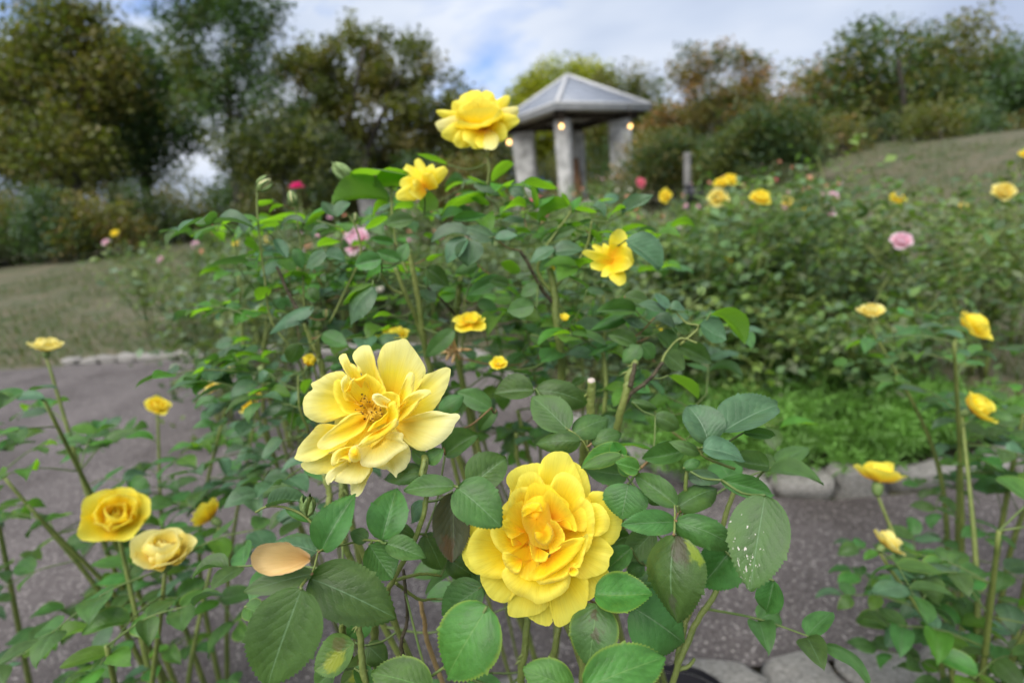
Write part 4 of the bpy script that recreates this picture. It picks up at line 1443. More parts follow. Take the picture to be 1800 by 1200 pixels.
# leaflets read off the photograph: zoom, stalk x y, tip x y, width, depth, kind, tip depth change
LA = [
    (C7, 340, 505, 512, 198, 195, .330, 'g', .012), (C7, 665, 447, 742, 163, 215, .335, 'g', .015), (C7, 322, 500, 45, 435, 135, .335, 'p', .01),
    (C7, 285, 640, 750, 842, 300, .300, 'g', .0), (C7, 600, 470, 712, 650, 190, .335, 'g', .0), (C7, 594, 440, 498, 405, 85, .345, 'g', .0),
    (C7, 688, 462, 893, 532, 118, .328, 'g', -.005), (C7, 242, 700, 50, 1240, 350, .272, 'g', -.01), (C7, 302, 620, -70, 715, 120, .295, 'g', -.01),
    (C7, 1220, 797, 980, 1200, 350, .278, 'f', -.01), (C7, 930, 1230, 612, 1135, 220, .285, 'f', 0), (C7, 1195, 690, 975, 845, 190, .385, 'k', .0),
    (C7, 1040, 190, 1045, 545, 185, .365, 'r', .0), (C7, 1062, 165, 1300, 360, 245, .312, 'g', -.012), (C7, 1130, 168, 1320, 5, 200, .325, 'g', .01),
    (C7, 1050, 160, 775, 172, 110, .343, 'g', .0), (C7, 885, 245, 790, 345, 90, .365, 'p', 0), (C7, 895, 415, 995, 610, 150, .385, 'k', 0),
    (C7, 1005, 540, 1172, 645, 130, .40, 'k', 0), (C7, 60, 272, 272, 222, 50, .37, 'p', 0), (C7, 160, 280, 285, 350, 42, .37, 'f', 0),
    (C7, 892, 80, 658, 112, 115, .365, 'g', 0), (C7, 525, 985, 328, 1130, 160, .375, 'y', 0), (C7, 600, 850, 485, 965, 110, .39, 'k', 0),
    (C7, 590, 1000, 700, 1100, 120, .375, 'k', 0), (C7, -60, 800, 38, 835, 110, .29, 'f', 0), (C7, 520, 1120, 610, 1230, 90, .36, 'g', 0),
    (C7, 420, 1130, 300, 1230, 100, .38, 'g', 0), (C7, 700, 360, 850, 420, 70, .375, 'g', 0), (C7, 640, 1060, 470, 1210, 90, .40, 'y', 0),
    (C8, 852, 415, 820, 892, 300, .312, 'b', -.015), (C8, 866, 350, 585, 362, 115, .332, 'g', -.01), (C8, 868, 345, 1210, 462, 155, .322, 'g', -.01),
    (C8, 870, 264, 648, 92, 135, .332, 'g', .015), (C8, 876, 264, 1108, 138, 118, .337, 'g', .015), (C8, 612, 150, 580, 338, 240, .347, 'g', -.005),
    (C8, 1335, 210, 1255, 712, 290, .300, 's', -.02), (C8, 1195, 440, 1005, 695, 230, .365, 'k', 0), (C8, 748, 400, 598, 550, 150, .385, 'k', 0),
    (C8, 628, 488, 495, 608, 115, .372, 'g', 0), (C8, 440, 735, 750, 742, 195, .352, 'f', -.015), (C8, 448, 775, 405, 1115, 260, .352, 'd', -.02),
    (C8, 640, 800, 955, 1000, 300, .345, 'k', 0), (C8, 375, 1225, 822, 1040, 260, .262, 'f', .01), (C8, 330, 1235, 65, 1130, 200, .272, 'f', 0),
    (C8, 1380, 660, 1340, 835, 130, .33, 'k', 0), (C8, 1105, 130, 1400, 208, 108, .33, 'g', 0), (C8, 928, 112, 1108, 108, 75, .352, 'p', 0),
    (C8, 905, 66, 992, 18, 55, .345, 'g', 0), (C8, 578, -5, 362, 62, 75, .345, 'f', 0), (C8, 668, 75, 545, 40, 95, .342, 'f', 0),
    (C8, 470, 780, 690, 800, 90, .385, 'g', 0), (C8, 695, 575, 598, 625, 85, .385, 'k', 0), (C8, 905, -20, 680, 25, 110, .385, 'g', 0),
    (C8, 605, 105, 378, 75, 150, .385, 'k', 0), (C8, 690, 195, 810, 265, 65, .37, 'k', 0), (C8, 868, 380, 990, 465, 75, .365, 'k', 0),
    (C8, 620, 420, 470, 480, 90, .40, 'k', 0), (C8, 1350, 60, 1130, 20, 90, .40, 'g', 0),
    (C6, 395, 780, 140, 535, 245, .400, 'g', .02), (C6, 485, 850, 170, 862, 170, .392, 'g', 0), (C6, 438, 795, 695, 672, 165, .400, 'g', .015),
    (C6, 168, 492, 550, 558, 200, .432, 'g', 0), (C6, 152, 500, -135, 520, 190, .435, 'g', 0), (C6, 558, 872, 765, 782, 130, .402, 'g', 0),
    (C6, 775, 890, 480, 1035, 115, .375, 'f', 0), (C6, 765, 985, 705, 858, 120, .372, 'f', 0), (C6, 852, 1072, 740, 965, 140, .362, 'f', 0),
    (C6, 995, 905, 760, 835, 115, .422, 'l', 0), (C6, 1005, 935, 1205, 895, 135, .402, 'g', 0), (C6, 1325, 942, 1112, 862, 90, .362, 'g', 0),
    (C6, 1388, 872, 1260, 588, 270, .360, 'p', .012), (C6, 1465, 795, 1860, 575, 220, .362, 'p', .015), (C6, 1335, 900, 1655, 965, 160, .352, 'p', -.005),
    (C6, 1620, 800, 1850, 820, 70, .385, 'k', 0), (C6, 1005, 680, 1195, 765, 125, .455, 'k', 0), (C6, 840, 580, 1045, 625, 75, .455, 'k', 0),
    (C5, 1330, 955, 1545, 795, 180, .425, 'g', 0), (C5, 1285, 645, 1448, 535, 125, .425, 'g', 0), (C5, 1655, 625, 1415, 505, 145, .465, 'g', 0),
    (C5, 1200, 1005, 1315, 915, 115, .362, 'g', 0), (C5, 1190, 1010, 1095, 925, 100, .362, 'g', 0), (C5, 1690, 640, 1560, 780, 110, .5, 'k', 0),
]
LR = [
    (C6, 872, 180, 680, 95, 115, .55, 'g', 0), (C6, 902, 190, 775, 302, 125, .54, 'g', 0), (C6, 905, 180, 995, 280, 115, .56, 'g', 0),
    (C6, 1020, 105, 1155, 225, 115, .56, 'g', 0), (C6, 1072, 238, 1205, 358, 135, .53, 'g', 0), (C6, 1158, 188, 1435, 308, 125, .57, 'g', 0),
    (C6, 1318, 38, 1490, 158, 160, .50, 'p', 0), (C6, 1398, -45, 1668, 105, 120, .50, 'l', 0), (C6, 1098, 398, 1310, 550, 165, .50, 'l', 0),
    (C6, 902, 345, 705, 455, 110, .60, 'g', 0), (C6, 760, 160, 520, 250, 50, .58, 'g', 0), (C6, 1240, 100, 1140, 10, 90, .56, 'g', 0),
    (C4, 870, 1060, 585, 1062, 125, .55, 'g', 0), (C4, 788, 960, 995, 1002, 90, .55, 'g', 0), (C4, 1088, 1042, 882, 985, 80, .52, 'p', 0),
    (C4, 1102, 1042, 995, 948, 65, .52, 'p', 0), (C4, 1100, 1042, 1245, 1055, 65, .52, 'p', 0), (C4, 528, 910, 655, 922, 75, .58, 'p', 0),
    (C4, 830, 1090, 560, 1180, 90, .56, 'g', 0), (C4, 1000, 1110, 1180, 1190, 80, .55, 'p', 0), (C4, 780, 1110, 920, 1190, 80, .56, 'p', 0),
    (C6, 130, 110, 280, 190, 80, .62, 'g', 0), (C6, 420, 30, 560, 100, 90, .60, 'l', 0), (C6, 420, 470, 520, 420, 60, .62, 'g', 0),
    (C6, 980, 120, 880, -10, 90, .58, 'g', 0), (C6, 1100, 20, 1240, -40, 70, .56, 'p', 0),
]
LB = [
    (C3, 1155, 125, 665, 38, 140, .62, 'l', 0), (C3, 1145, 140, 850, 78, 130, .63, 'l', 0), (C3, 945, 285, 535, 268, 115, .64, 'l', 0),
    (C3, 935, 300, 800, 380, 90, .64, 'l', 0), (C3, 1212, 372, 1222, 230, 135, .65, 'l', 0), (C3, 1605, 215, 1275, 315, 95, .66, 'l', 0),
    (C3, 932, 408, 768, 505, 80, .61, 'l', 0), (C3, 1105, 420, 905, 455, 115, .60, 'g', 0), (C3, 1505, 520, 1225, 525, 90, .58, 'p', 0),
    (C3, 1675, 545, 1432, 445, 115, .585, 'p', 0), (C3, 1485, 553, 1325, 712, 120, .57, 'p', 0), (C3, 1492, 568, 1500, 745, 200, .57, 'p', 0),
    (C3, 885, 700, 690, 742, 130, .55, 'g', 0), (C3, 1012, 712, 855, 648, 85, .56, 'g', 0), (C3, 1012, 715, 1065, 585, 95, .56, 'g', 0),
    (C3, 818, 885, 595, 1138, 180, .52, 'p', 0), (C3, 825, 848, 588, 948, 65, .53, 'l', 0), (C3, 1345, 40, 1125, -25, 65, .66, 'l', 0),
    (C3, 1642, 182, 1495, 105, 85, .66, 'l', 0), (C3, 1650, 150, 1800, 15, 130, .66, 'l', 0), (C3, 1528, 168, 1720, 238, 50, .65, 'p', 0),
    (C3, 1388, 432, 1625, 408, 75, .62, 'g', 0), (C3, 1680, 560, 1840, 548, 75, .58, 'p', 0), (C3, 1200, 760, 1355, 885, 125, .64, 'k', 0),
    (C3, 1722, 828, 1485, 955, 115, .64, 'k', 0), (C3, 1560, 740, 1390, 790, 90, .64, 'k', 0), (C3, 975, 590, 820, 560, 60, .6, 'k', 0),
    (C4, 80, 172, 310, 236, 100, .62, 'l', 0), (C4, 92, 250, -20, 175, 95, .62, 'p', 0), (C4, 395, 328, 175, 402, 85, .61, 'l', 0),
    (C4, 440, 350, 595, 382, 80, .60, 'l', 0), (C4, 795, 340, 660, 392, 75, .60, 'l', 0), (C4, 772, 388, 995, 285, 100, .60, 'p', 0),
    (C4, 442, 480, 220, 572, 75, .61, 'k', 0), (C4, 300, 620, 128, 712, 85, .58, 'p', 0), (C4, 288, 650, 510, 618, 110, .58, 'p', 0),
    (C4, 798, 568, 1060, 745, 160, .55, 'p', 0), (C4, 398, 800, 605, 912, 85, .60, 'l', 0), (C4, 152, 1030, -35, 1062, 140, .50, 'k', 0),
    (C4, 240, 440, 100, 390, 60, .62, 'l', 0), (C4, 90, 420, -90, 400, 60, .63, 'p', 0), (C4, 20, 500, 145, 520, 50, .62, 'l', 0),
    (C4, 300, 430, 440, 560, 60, .62, 'l', 0), (C4, 560, 330, 660, 390, 60, .61, 'p', 0), (C4, 650, 580, 780, 600, 40, .6, 'l', 0),
    (C4, 600, 740, 720, 760, 50, .6, 'l', 0), (C4, 520, 500, 640, 580, 70, .61, 'l', 0), (C5, 1395, 75, 1190, 270, 125, .60, 'g', 0),
    (C4, 60, 780, -60, 700, 90, .60, 'l', 0), (C4, 180, 880, 60, 960, 90, .60, 'k', 0), (C4, -20, 880, -160, 850, 90, .62, 'g', 0),
    (C3, 1640, 330, 1500, 290, 70, .66, 'l', 0), (C3, 1290, 600, 1180, 520, 80, .63, 'l', 0), (C3, 1190, 700, 1300, 640, 80, .62, 'l', 0),
    (C3, 1560, 1000, 1700, 1050, 90, .66, 'g', 0), (C3, 1260, 1000, 1150, 930, 80, .66, 'p', 0), (C3, 960, 1090, 820, 1100, 60, .6, 'l', 0),
]
LL = [
    (C3, 560, 402, 465, 305, 75, .63, 'p', 0), (C3, 565, 402, 655, 295, 75, .63, 'p', 0), (C3, 540, 308, 325, 398, 55, .64, 'l', 0),
    (C3, 492, 645, 335, 755, 95, .60, 'p', 0), (C3, 398, 1018, 50, 1175, 85, .60, 'p', 0), (C3, 480, 680, 630, 700, 75, .62, 'p', 0),
    (C3, 440, 610, 590, 560, 90, .62, 'l', 0), (C3, 140, 560, 220, 700, 80, .62, 'p', 0), (C3, 30, 620, -60, 560, 90, .62, 'l', 0),
    (C3, 380, 900, 440, 980, 80, .62, 'k', 0), (C3, 100, 900, 30, 1000, 100, .62, 'l', 0), (C3, 280, 1130, 385, 1110, 45, .6, 'p', 0),
    (C3, 340, 440, 180, 420, 45, .64, 'p', 0), (C3, 120, 280, 0, 300, 50, .64, 'l', 0), (C3, 200, 320, 90, 360, 45, .64, 'l', 0),
    (C3, 150, 470, 20, 480, 50, .63, 'l', 0), (C3, 520, 480, 380, 520, 45, .64, 'p', 0), (C3, 280, 620, 330, 760, 80, .64, 'g', 0),
    (C5, 470, 108, 645, 195, 115, .60, 'g', 0), (C5, 305, 178, 250, 318, 125, .56, 'k', 0), (C5, 195, 855, 65, 985, 80, .60, 'p', 0),
    (C5, 182, 590, 5, 665, 65, .62, 'p', 0), (C5, 290, 300, 180, 280, 70, .62, 'p', 0), (C5, 240, 600, 280, 500, 50, .62, 'p', 0),
    (C5, 380, 420, 330, 520, 80, .62, 'l', 0), (C5, 520, 340, 610, 330, 50, .62, 'g', 0), (C5, 300, 760, 390, 690, 80, .64, 'g', 0),
    (C5, 90, 380, 20, 440, 50, .66, 'p', 0), (C5, 140, 230, 40, 260, 60, .66, 'l', 0),
]


def petiole(bush, Bp):
    nn = NODES[bush.name]
    q = np.array([x[0] for x in nn])
    dv = np.linalg.norm(q - Bp, axis=1) + np.maximum(0, q[:, 2] - Bp[2]) * 3 + np.maximum(0, Bp[1] - q[:, 1]) * 1.2
    j = int(np.argmin(dv))
    a = q[j]
    Ln = np.linalg.norm(Bp - a)
    if Ln < .0015:
        return
    m_ = (a + Bp) / 2 + np.array([0, 0, -.12 * Ln])
    pp = smooth_path([a, m_, Bp], 4)
    r0 = min(nn[j][1] * .6, .0008 + .006 * Ln)
    part('petiole', *tube(pp, np.linspace(max(r0, .0009), .0008, len(pp)), 6), M_PETIOLE if random.random() < .85 else M_REDP, bush)
    for x in pp[2:]:
        nn.append((x, max(r0, .0009)))


for bush, LS, ms in ((bushA, LA, HERO), (bushR, LR, HERO), (bushB, LB, HERO), (bushL, LL, HERO)):
    bases = []
    for (c, bx, by, tx, ty, wz, d, kd, dd) in LS:
        bases.append(photo_leaf(bush, *cz(c, bx, by), *cz(c, tx, ty), wz / c[0], d, kd, dd, meshes=ms))
    q = np.array([x[0] for x in NODES[bush.name]])
    for i in np.argsort([np.linalg.norm(q - b, axis=1).min() for b in bases]):
        petiole(bush, bases[i])


# leafy shoots filling each bush behind those leaves: five leaflets to a leaf
def shoot(bush, q, az, size, kinds, meshes=MIDL, tilt=.15, drop=0.0):
    d = unit([math.cos(az), math.sin(az), tilt])
    s = unit(np.cross(d, UP))
    L_ = size * 2.6
    ax = [q, q + d * L_ * .5 + UP * L_ * .05, q + d * L_ - UP * L_ * drop]
    pp = smooth_path(ax, 4)
    part('petiole', *tube(pp, np.linspace(.0014, .0007, len(pp)), 5), M_PETIOLE, bush)
    for t, sd_ in ((.45, 1), (.45, -1), (.85, 1), (.85, -1), (1.0, 0)):
        b = pp[min(len(pp) - 1, int(round(t * (len(pp) - 1))))]
        k = random.uniform(.8, 1.1) * size
        dr = unit(d * (1 if sd_ == 0 else .45) + s * sd_ + UP * random.uniform(-.35, .25))
        n = unit(UP + rng.normal(0, .3, 3))
        place_leaf(bush, b, b + dr * k, k * random.uniform(.58, .72), n, random.choice(kinds), meshes)


FILL = [(bushB, (640, 1080, 330, 620), (.64, .86), 46, 'gllpl'), (bushR, (960, 1260, 520, 760), (.58, .8), 14, 'ggpl'),
        (bushL, (400, 620, 385, 720), (.66, .9), 38, 'gplpl'), (bushA, (560, 1240, 900, 1250), (.44, .55), 9, 'gg'), (bushB, (760, 1050, 560, 740), (.75, .95), 12, 'gglp')]
bushC = empty('rose_bush', (.06, 1.22, 0), 'thin caned rose bush growing behind the two big open blooms', 'rose bush', 'near rose bushes')
bushD = empty('rose_bush', (-.52, 1.15, 0), 'grey leaved rose bush growing behind the slim budded bush', 'rose bush', 'near rose bushes')
NODES[bushC.name], NODES[bushD.name] = [], []
for bb, pts_ in ((bushC, [(820, 470), (930, 500), (1010, 540), (870, 560), (760, 520), (700, 560), (1060, 500)]), (bushD, [(480, 430), (540, 460), (600, 480), (470, 540), (420, 480)])):
    for (x_, y_) in pts_:
        d_ = random.uniform(.9, 1.1)
        cane(bb, C1, [(x_, y_, d_), (x_ + random.uniform(-15, 15), y_ + 90, d_ + .02), (x_ + random.uniform(-20, 20), y_ + 190, d_ + .04)], random.uniform(5, 8), taper=.6)
FILL += [(bushC, (720, 1100, 470, 790), (.85, 1.15), 44, 'gllpl'), (bushD, (430, 640, 400, 530), (.85, 1.15), 22, 'gglpp'), (bushD, (430, 560, 660, 860), (.85, 1.1), 12, 'gpp'), (bushL, (440, 600, 600, 880), (.62, .85), 12, 'gpp')]
for bush, (x0, x1, y0, y1), (d0, d1), n, kinds in FILL:
    for i in range(n):
        q = P(random.uniform(x0, x1), random.uniform(y0, y1), random.uniform(d0, d1))
        petiole(bush, q)
        shoot(bush, q, random.uniform(0, 6.28), random.uniform(.032, .048), kinds)

# ------------------------------------------------------------------ hero bloom: full golden rose
axB = unit(CAM - P(945, 930, .36) + np.array([0, 0, .08]))
Z3 = (3.635, (800, 780))
K = dict
S2 = [
    ('o', (545, 600), .372, [(230, 600), (300, 400), (460, 300), (650, 300), (830, 420), (870, 620), (800, 820), (600, 910), (400, 880), (270, 760)], .366, K(closed=True, lift=-.002)),
    # outer petals
    ('o', (560, 560), .371, [(500, 330), (520, 230), (545, 125), (600, 60), (660, 46), (715, 54), (752, 110), (795, 200), (825, 330), (800, 420)], .3535, K(lift=.002, roll=.003)),
    ('o', (600, 560), .373, [(680, 130), (755, 112), (820, 160), (856, 225), (867, 320), (882, 420), (890, 520), (860, 600)], .3575, K(roll=.002)),
    ('o', (520, 560), .372, [(320, 420), (350, 300), (327, 235), (340, 190), (380, 155), (450, 130), (540, 124), (600, 170), (600, 260)], .3575, K(roll=.003)),
    ('o', (640, 560), .371, [(830, 470), (868, 390), (868, 308), (930, 300), (990, 320), (1030, 365), (1060, 410), (1067, 500), (1056, 570), (1025, 625), (992, 650), (930, 640), (840, 640)], .3525, K(lift=.001, roll=.004)),
    ('m', (690, 540), .362, [(830, 400), (872, 375), (930, 388), (968, 430), (990, 490), (975, 550), (925, 585), (850, 600)], .346, K(lift=.002, roll=.003)),
    ('o', (600, 620), .370, [(790, 540), (860, 575), (920, 588), (975, 628), (1012, 690), (990, 725), (978, 790), (938, 828), (870, 852), (800, 860), (720, 800)], .3495, K(lift=.002, roll=.002)),
    ('o', (600, 640), .374, [(900, 760), (970, 790), (982, 828), (955, 862), (948, 900), (962, 936), (910, 962), (850, 1002), (790, 990), (740, 920)], .3585, K(roll=-.001)),
    ('o', (580, 640), .373, [(840, 830), (852, 920), (842, 1020), (800, 1090), (740, 1132), (680, 1167), (642, 1160), (625, 1120), (608, 1060), (590, 980), (560, 880)], .3515, K(lift=.003, roll=.002)),
    ('o', (560, 640), .375, [(650, 1040), (624, 1100), (620, 1142), (592, 1163), (520, 1142), (465, 1100), (440, 1020)], .3585, K(roll=.001)),
    ('o', (540, 640), .373, [(620, 960), (600, 1030), (540, 1080), (430, 1106), (345, 1097), (334, 1050), (345, 985), (400, 900)], .354, K(lift=.002, roll=.002)),
    ('o', (510, 650), .372, [(390, 950), (350, 1002), (290, 1012), (230, 986), (188, 930), (160, 850), (180, 808), (260, 790), (330, 780)], .352, K(lift=.002, roll=.003)),
    ('o', (500, 600), .373, [(260, 830), (200, 830), (140, 832), (90, 800), (50, 740), (44, 660), (60, 610), (41, 540), (50, 420), (160, 400), (280, 430)], .358, K(lift=.001, roll=.003)),
    # second row
    ('m', (470, 650), .366, [(370, 830), (310, 856), (240, 858), (170, 842), (120, 802), (88, 750), (77, 660), (108, 580), (168, 520), (250, 500), (330, 520)], .3445, K(lift=.002, roll=.003)),
    ('m', (620, 540), .366, [(590, 290), (620, 240), (642, 200), (690, 178), (750, 198), (800, 248), (827, 300), (835, 400), (850, 480), (830, 560)], .3445, K(lift=.002, roll=.003)),
    ('m', (520, 480), .364, [(360, 330), (393, 262), (410, 210), (460, 180), (520, 184), (552, 220), (590, 290)], .3465, K(roll=.003)),
    ('m', (480, 470), .360, [(335, 420), (345, 370), (352, 330), (382, 290), (460, 274), (500, 300), (510, 360)], .343, K(roll=.003)),
    ('m', (650, 590), .364, [(800, 330), (850, 360), (884, 420), (893, 510), (880, 600), (850, 680), (800, 720)], .3415, K(roll=.003)),
    ('m', (560, 720), .358, [(330, 770), (304, 810), (300, 852), (330, 912), (390, 962), (460, 986), (492, 1002), (520, 1022), (600, 1002), (680, 962), (722, 920), (738, 850), (720, 790)], .3375, K(lift=.002, roll=.004)),
    ('m', (430, 640), .350, [(330, 720), (290, 690), (250, 640), (226, 570), (228, 515), (260, 508), (310, 530), (345, 580), (365, 650)], .3375, K(roll=.003, ruf=.0004)),
    ('m', (430, 740), .346, [(335, 688), (306, 690), (310, 760), (350, 812), (400, 832), (420, 800)], .338, K(lift=.002, roll=.003)),
    ('m', (640, 740), .348, [(500, 850), (530, 888), (560, 897), (640, 882), (700, 860), (735, 832), (765, 800), (795, 760)], .3335, K(roll=.004)),
    ('m', (730, 790), .340, [(722, 822), (738, 842), (775, 847), (797, 822), (782, 795), (745, 785)], .3325, K(lift=.002, roll=.002, closed=True)),
    ('m', (690, 710), .348, [(770, 800), (800, 782), (826, 700), (852, 600), (846, 572), (815, 590), (760, 620)], .333, K(roll=.002, ruf=.0004)),
    # inner petals, deeper gold
    ('i', (540, 560), .358, [(430, 420), (450, 320), (475, 262), (505, 248), (560, 256), (600, 262), (640, 296), (690, 346), (727, 380), (720, 450)], .3405, K(roll=.002)),
    ('i', (500, 580), .358, [(430, 360), (360, 395), (325, 460), (305, 540), (310, 640), (360, 720)], .344, K(roll=.001)),
    ('i', (490, 640), .357, [(340, 700), (380, 790), (420, 850), (480, 872), (520, 850), (540, 760)], .3425, K(roll=.001)),
    ('i', (610, 500), .353, [(560, 330), (600, 292), (640, 318), (690, 368), (740, 430), (768, 490), (777, 556), (750, 552), (737, 512), (705, 482), (672, 492)], .336, K(roll=.0015)),
    ('i', (600, 720), .346, [(470, 830), (482, 866), (540, 870), (610, 838), (690, 788), (770, 712), (818, 634), (824, 602), (760, 600), (690, 622)], .3318, K(lift=.002, roll=.002, ruf=.0004)),
    ('i', (600, 590), .350, [(610, 480), (650, 500), (685, 545), (702, 592), (690, 642), (645, 682), (600, 705)], .334, K(roll=.002)),
    ('i', (530, 660), .346, [(470, 640), (482, 690), (500, 742), (540, 755), (582, 746), (600, 700)], .334, K(roll=.002)),
    ('i', (450, 560), .348, [(330, 470), (300, 500), (318, 560), (350, 602), (392, 592), (415, 570)], .3365, K(lift=.001, roll=.002)),
    ('i', (520, 480), .3315, [(424, 450), (436, 390), (488, 345), (550, 328), (590, 358), (606, 430), (622, 500), (642, 570), (632, 622), (592, 672), (540, 662), (492, 642), (462, 575), (430, 510)], .3445, K(closed=True, roll=0, ruf=.0010, pw=1.7)),
    ('i', (500, 430), .331, [(430, 470), (424, 420), (450, 385), (500, 370), (545, 380), (560, 430)], .333, K(roll=.002, ruf=.0008)),
    ('i', (560, 560), .331, [(500, 560), (520, 620), (570, 650), (620, 610), (625, 550), (590, 500)], .3335, K(roll=.003, ruf=.0009)),
]
M_ROSE2I = petal_mat('petal_deep_gold', (.95, .50, .006), (.95, .69, .012), (.96, .80, .06))
bl2 = rim_bloom(bushA, Z3, (530, 620), .376, {'o': M_ROSE2, 'm': M_ROSE2, 'i': M_ROSE2I}, S2)
bl2['label'] = 'full golden yellow rose bloom'
calyx(bl2, P(*cz(Z3, 530, 620), .378), axB, .02)
st = P(*cz(Z3, 530, 620), .378) - axB * .02
pp = smooth_path([st, st - axB * .03 - UP * .03, P(1010, 1120, .42), ORG[bushA.name] + np.array([.03, .0, .3]), ORG[bushA.name] + np.array([.02, 0, -.02])], 7)
part('cane', *tube(pp, np.linspace(.003, .0055, len(pp)), 9), M_CANE, bushA)

# ------------------------------------------------------------------ hero bloom: open lemon rose with stamens
Z4 = (4.139, (510, 590))
ax1 = unit(CAM - P(652, 720, .36) + np.array([-.05, 0, .16]))
S1 = [
    ('o', (600, 580), .376, [(330, 500), (420, 360), (600, 300), (780, 380), (860, 560), (800, 760), (620, 880), (420, 860), (330, 700)], .370, K(closed=True, lift=-.001)),
    # back row
    ('o', (720, 540), .376, [(690, 430), (655, 340), (634, 200), (642, 150), (690, 60), (760, 36), (842, 21), (872, 60), (930, 140), (980, 218), (986, 270), (962, 345), (900, 430), (840, 500)], .366, K(lift=.002, roll=.002)),
    ('o', (650, 500), .374, [(700, 400), (662, 300), (622, 200), (602, 110), (575, 71), (520, 75), (470, 108), (453, 150), (470, 192), (515, 240), (540, 310), (570, 380)], .358, K(lift=.001, roll=.004)),
    ('p', (540, 480), .372, [(430, 300), (371, 257), (280, 275), (200, 320), (151, 352), (166, 388), (130, 411), (100, 450), (92, 520), (110, 572), (150, 610), (220, 634), (300, 622), (370, 592), (440, 570)], .3605, K(lift=.002, roll=.002)),
    ('p', (760, 600), .374, [(850, 480), (920, 390), (965, 330), (972, 288), (1050, 260), (1130, 229), (1167, 240), (1162, 300), (1140, 380), (1092, 470), (1042, 540), (980, 592), (880, 630)], .3655, K(lift=.001, roll=.001)),
    ('w', (750, 640), .372, [(930, 570), (1050, 544), (1150, 565), (1230, 570), (1240, 590), (1202, 640), (1182, 690), (1122, 760), (1062, 802), (980, 836), (918, 826), (860, 792), (800, 730)], .355, K(lift=.004, roll=.002)),
    ('w', (600, 880), .370, [(436, 1040), (438, 1110), (450, 1167), (502, 1162), (532, 1120), (562, 1050), (600, 980)], .3585, K(roll=.001)),
    ('w', (680, 780), .371, [(600, 950), (660, 968), (705, 972), (742, 1002), (772, 1032), (786, 1000), (832, 970), (872, 910), (877, 850), (862, 800), (800, 740)], .3555, K(lift=.002, roll=.002, ruf=.0016)),
    ('w', (560, 830), .370, [(600, 950), (542, 1042), (490, 1072), (420, 1077), (340, 1062), (296, 1050), (277, 1088), (257, 1030), (270, 998), (350, 945), (430, 900), (500, 860)], .3495, K(lift=.004, roll=.002)),
    ('p', (500, 790), .371, [(430, 930), (352, 966), (280, 998), (200, 1008), (130, 992), (90, 962), (78, 930), (130, 905), (250, 870), (350, 830)], .356, K(lift=.002, roll=.002)),
    ('p', (480, 690), .370, [(400, 800), (290, 850), (220, 892), (130, 917), (60, 907), (29, 890), (45, 858), (60, 810), (120, 738), (165, 688), (200, 650), (262, 636), (380, 660)], .350, K(lift=.002, roll=.002)),
    # middle row
    ('o', (600, 640), .366, [(300, 850), (330, 910), (420, 905), (520, 870), (600, 810), (680, 740)], .352, K(lift=.001, roll=.002)),
    ('w', (640, 730), .364, [(470, 800), (498, 880), (520, 942), (590, 957), (660, 947), (730, 902), (772, 860), (862, 802), (836, 776), (819, 760), (826, 714), (780, 700), (720, 700)], .341, K(lift=.003, roll=.003, ruf=.0014)),
    ('o', (560, 600), .358, [(575, 590), (562, 640), (520, 702), (420, 762), (340, 802), (270, 827), (210, 817), (194, 790), (230, 738), (300, 678), (360, 628), (430, 573), (510, 560)], .342, K(lift=.002, roll=.002)),
    ('o', (460, 840), .354, [(440, 925), (380, 900), (335, 905), (318, 948), (299, 938), (299, 888), (330, 838), (380, 813), (432, 803), (480, 800)], .3415, K(lift=.003, roll=.004)),
    ('o', (470, 858), .333, [(424, 850), (440, 815), (475, 800), (502, 830), (512, 880), (500, 911), (450, 916), (427, 890)], .3415, K(closed=True, roll=0, pw=2)),
    # inner
    ('i', (590, 520), .366, [(400, 470), (384, 420), (400, 368), (450, 318), (550, 280), (605, 300), (655, 345), (692, 390), (700, 450)], .3555, K(lift=-.001, roll=.002)),
    ('p', (520, 380), .360, [(560, 270), (510, 302), (460, 314), (420, 290), (386, 240), (354, 150), (375, 136), (410, 130), (416, 180), (450, 200), (510, 240)], .348, K(roll=.004, lift=.002)),
    ('o', (440, 400), .352, [(470, 300), (440, 330), (420, 380), (385, 412), (370, 370), (372, 320), (410, 280)], .3465, K(roll=.002)),
    ('i', (530, 530), .364, [(440, 430), (396, 410), (365, 318), (330, 322), (313, 390), (324, 450), (354, 512), (400, 562), (480, 575)], .3495, K(lift=-.001, roll=.003)),
    ('o', (760, 540), .362, [(775, 480), (800, 410), (830, 330), (852, 278), (882, 263), (907, 290), (906, 345), (890, 420), (850, 490), (800, 540)], .352, K(lift=.002, roll=.003, ruf=.0005)),
    ('o', (740, 600), .364, [(800, 500), (860, 430), (920, 400), (980, 388), (1020, 394), (1027, 422), (1000, 424), (952, 462), (930, 502), (880, 562), (800, 630)], .349, K(lift=.002, roll=.004)),
    ('i', (690, 520), .362, [(660, 420), (720, 405), (790, 430), (800, 500), (790, 590), (760, 640)], .351, K(roll=.002)),
    ('i', (700, 630), .350, [(560, 700), (600, 640), (660, 600), (712, 540), (720, 490), (760, 474), (782, 530), (790, 600), (760, 660), (680, 710)], .338, K(lift=.002, roll=.003, ruf=.0005)),
    ('o', (640, 690), .340, [(489, 806), (515, 812), (590, 785), (685, 732), (755, 682), (790, 640), (782, 592), (740, 630), (690, 662), (600, 705), (530, 750)], .3375, K(closed=True, lift=.002, roll=.003, ruf=.0004)),
    ('w', (700, 500), .345, [(735, 470), (700, 448), (640, 419), (600, 428), (596, 455), (612, 482), (660, 512), (710, 528)], .3345, K(roll=.003, ruf=.0005)),
]
M_ROSE1W = petal_mat('petal_faded_lemon', (.94, .66, .03), (.94, .83, .22), (.94, .90, .46))
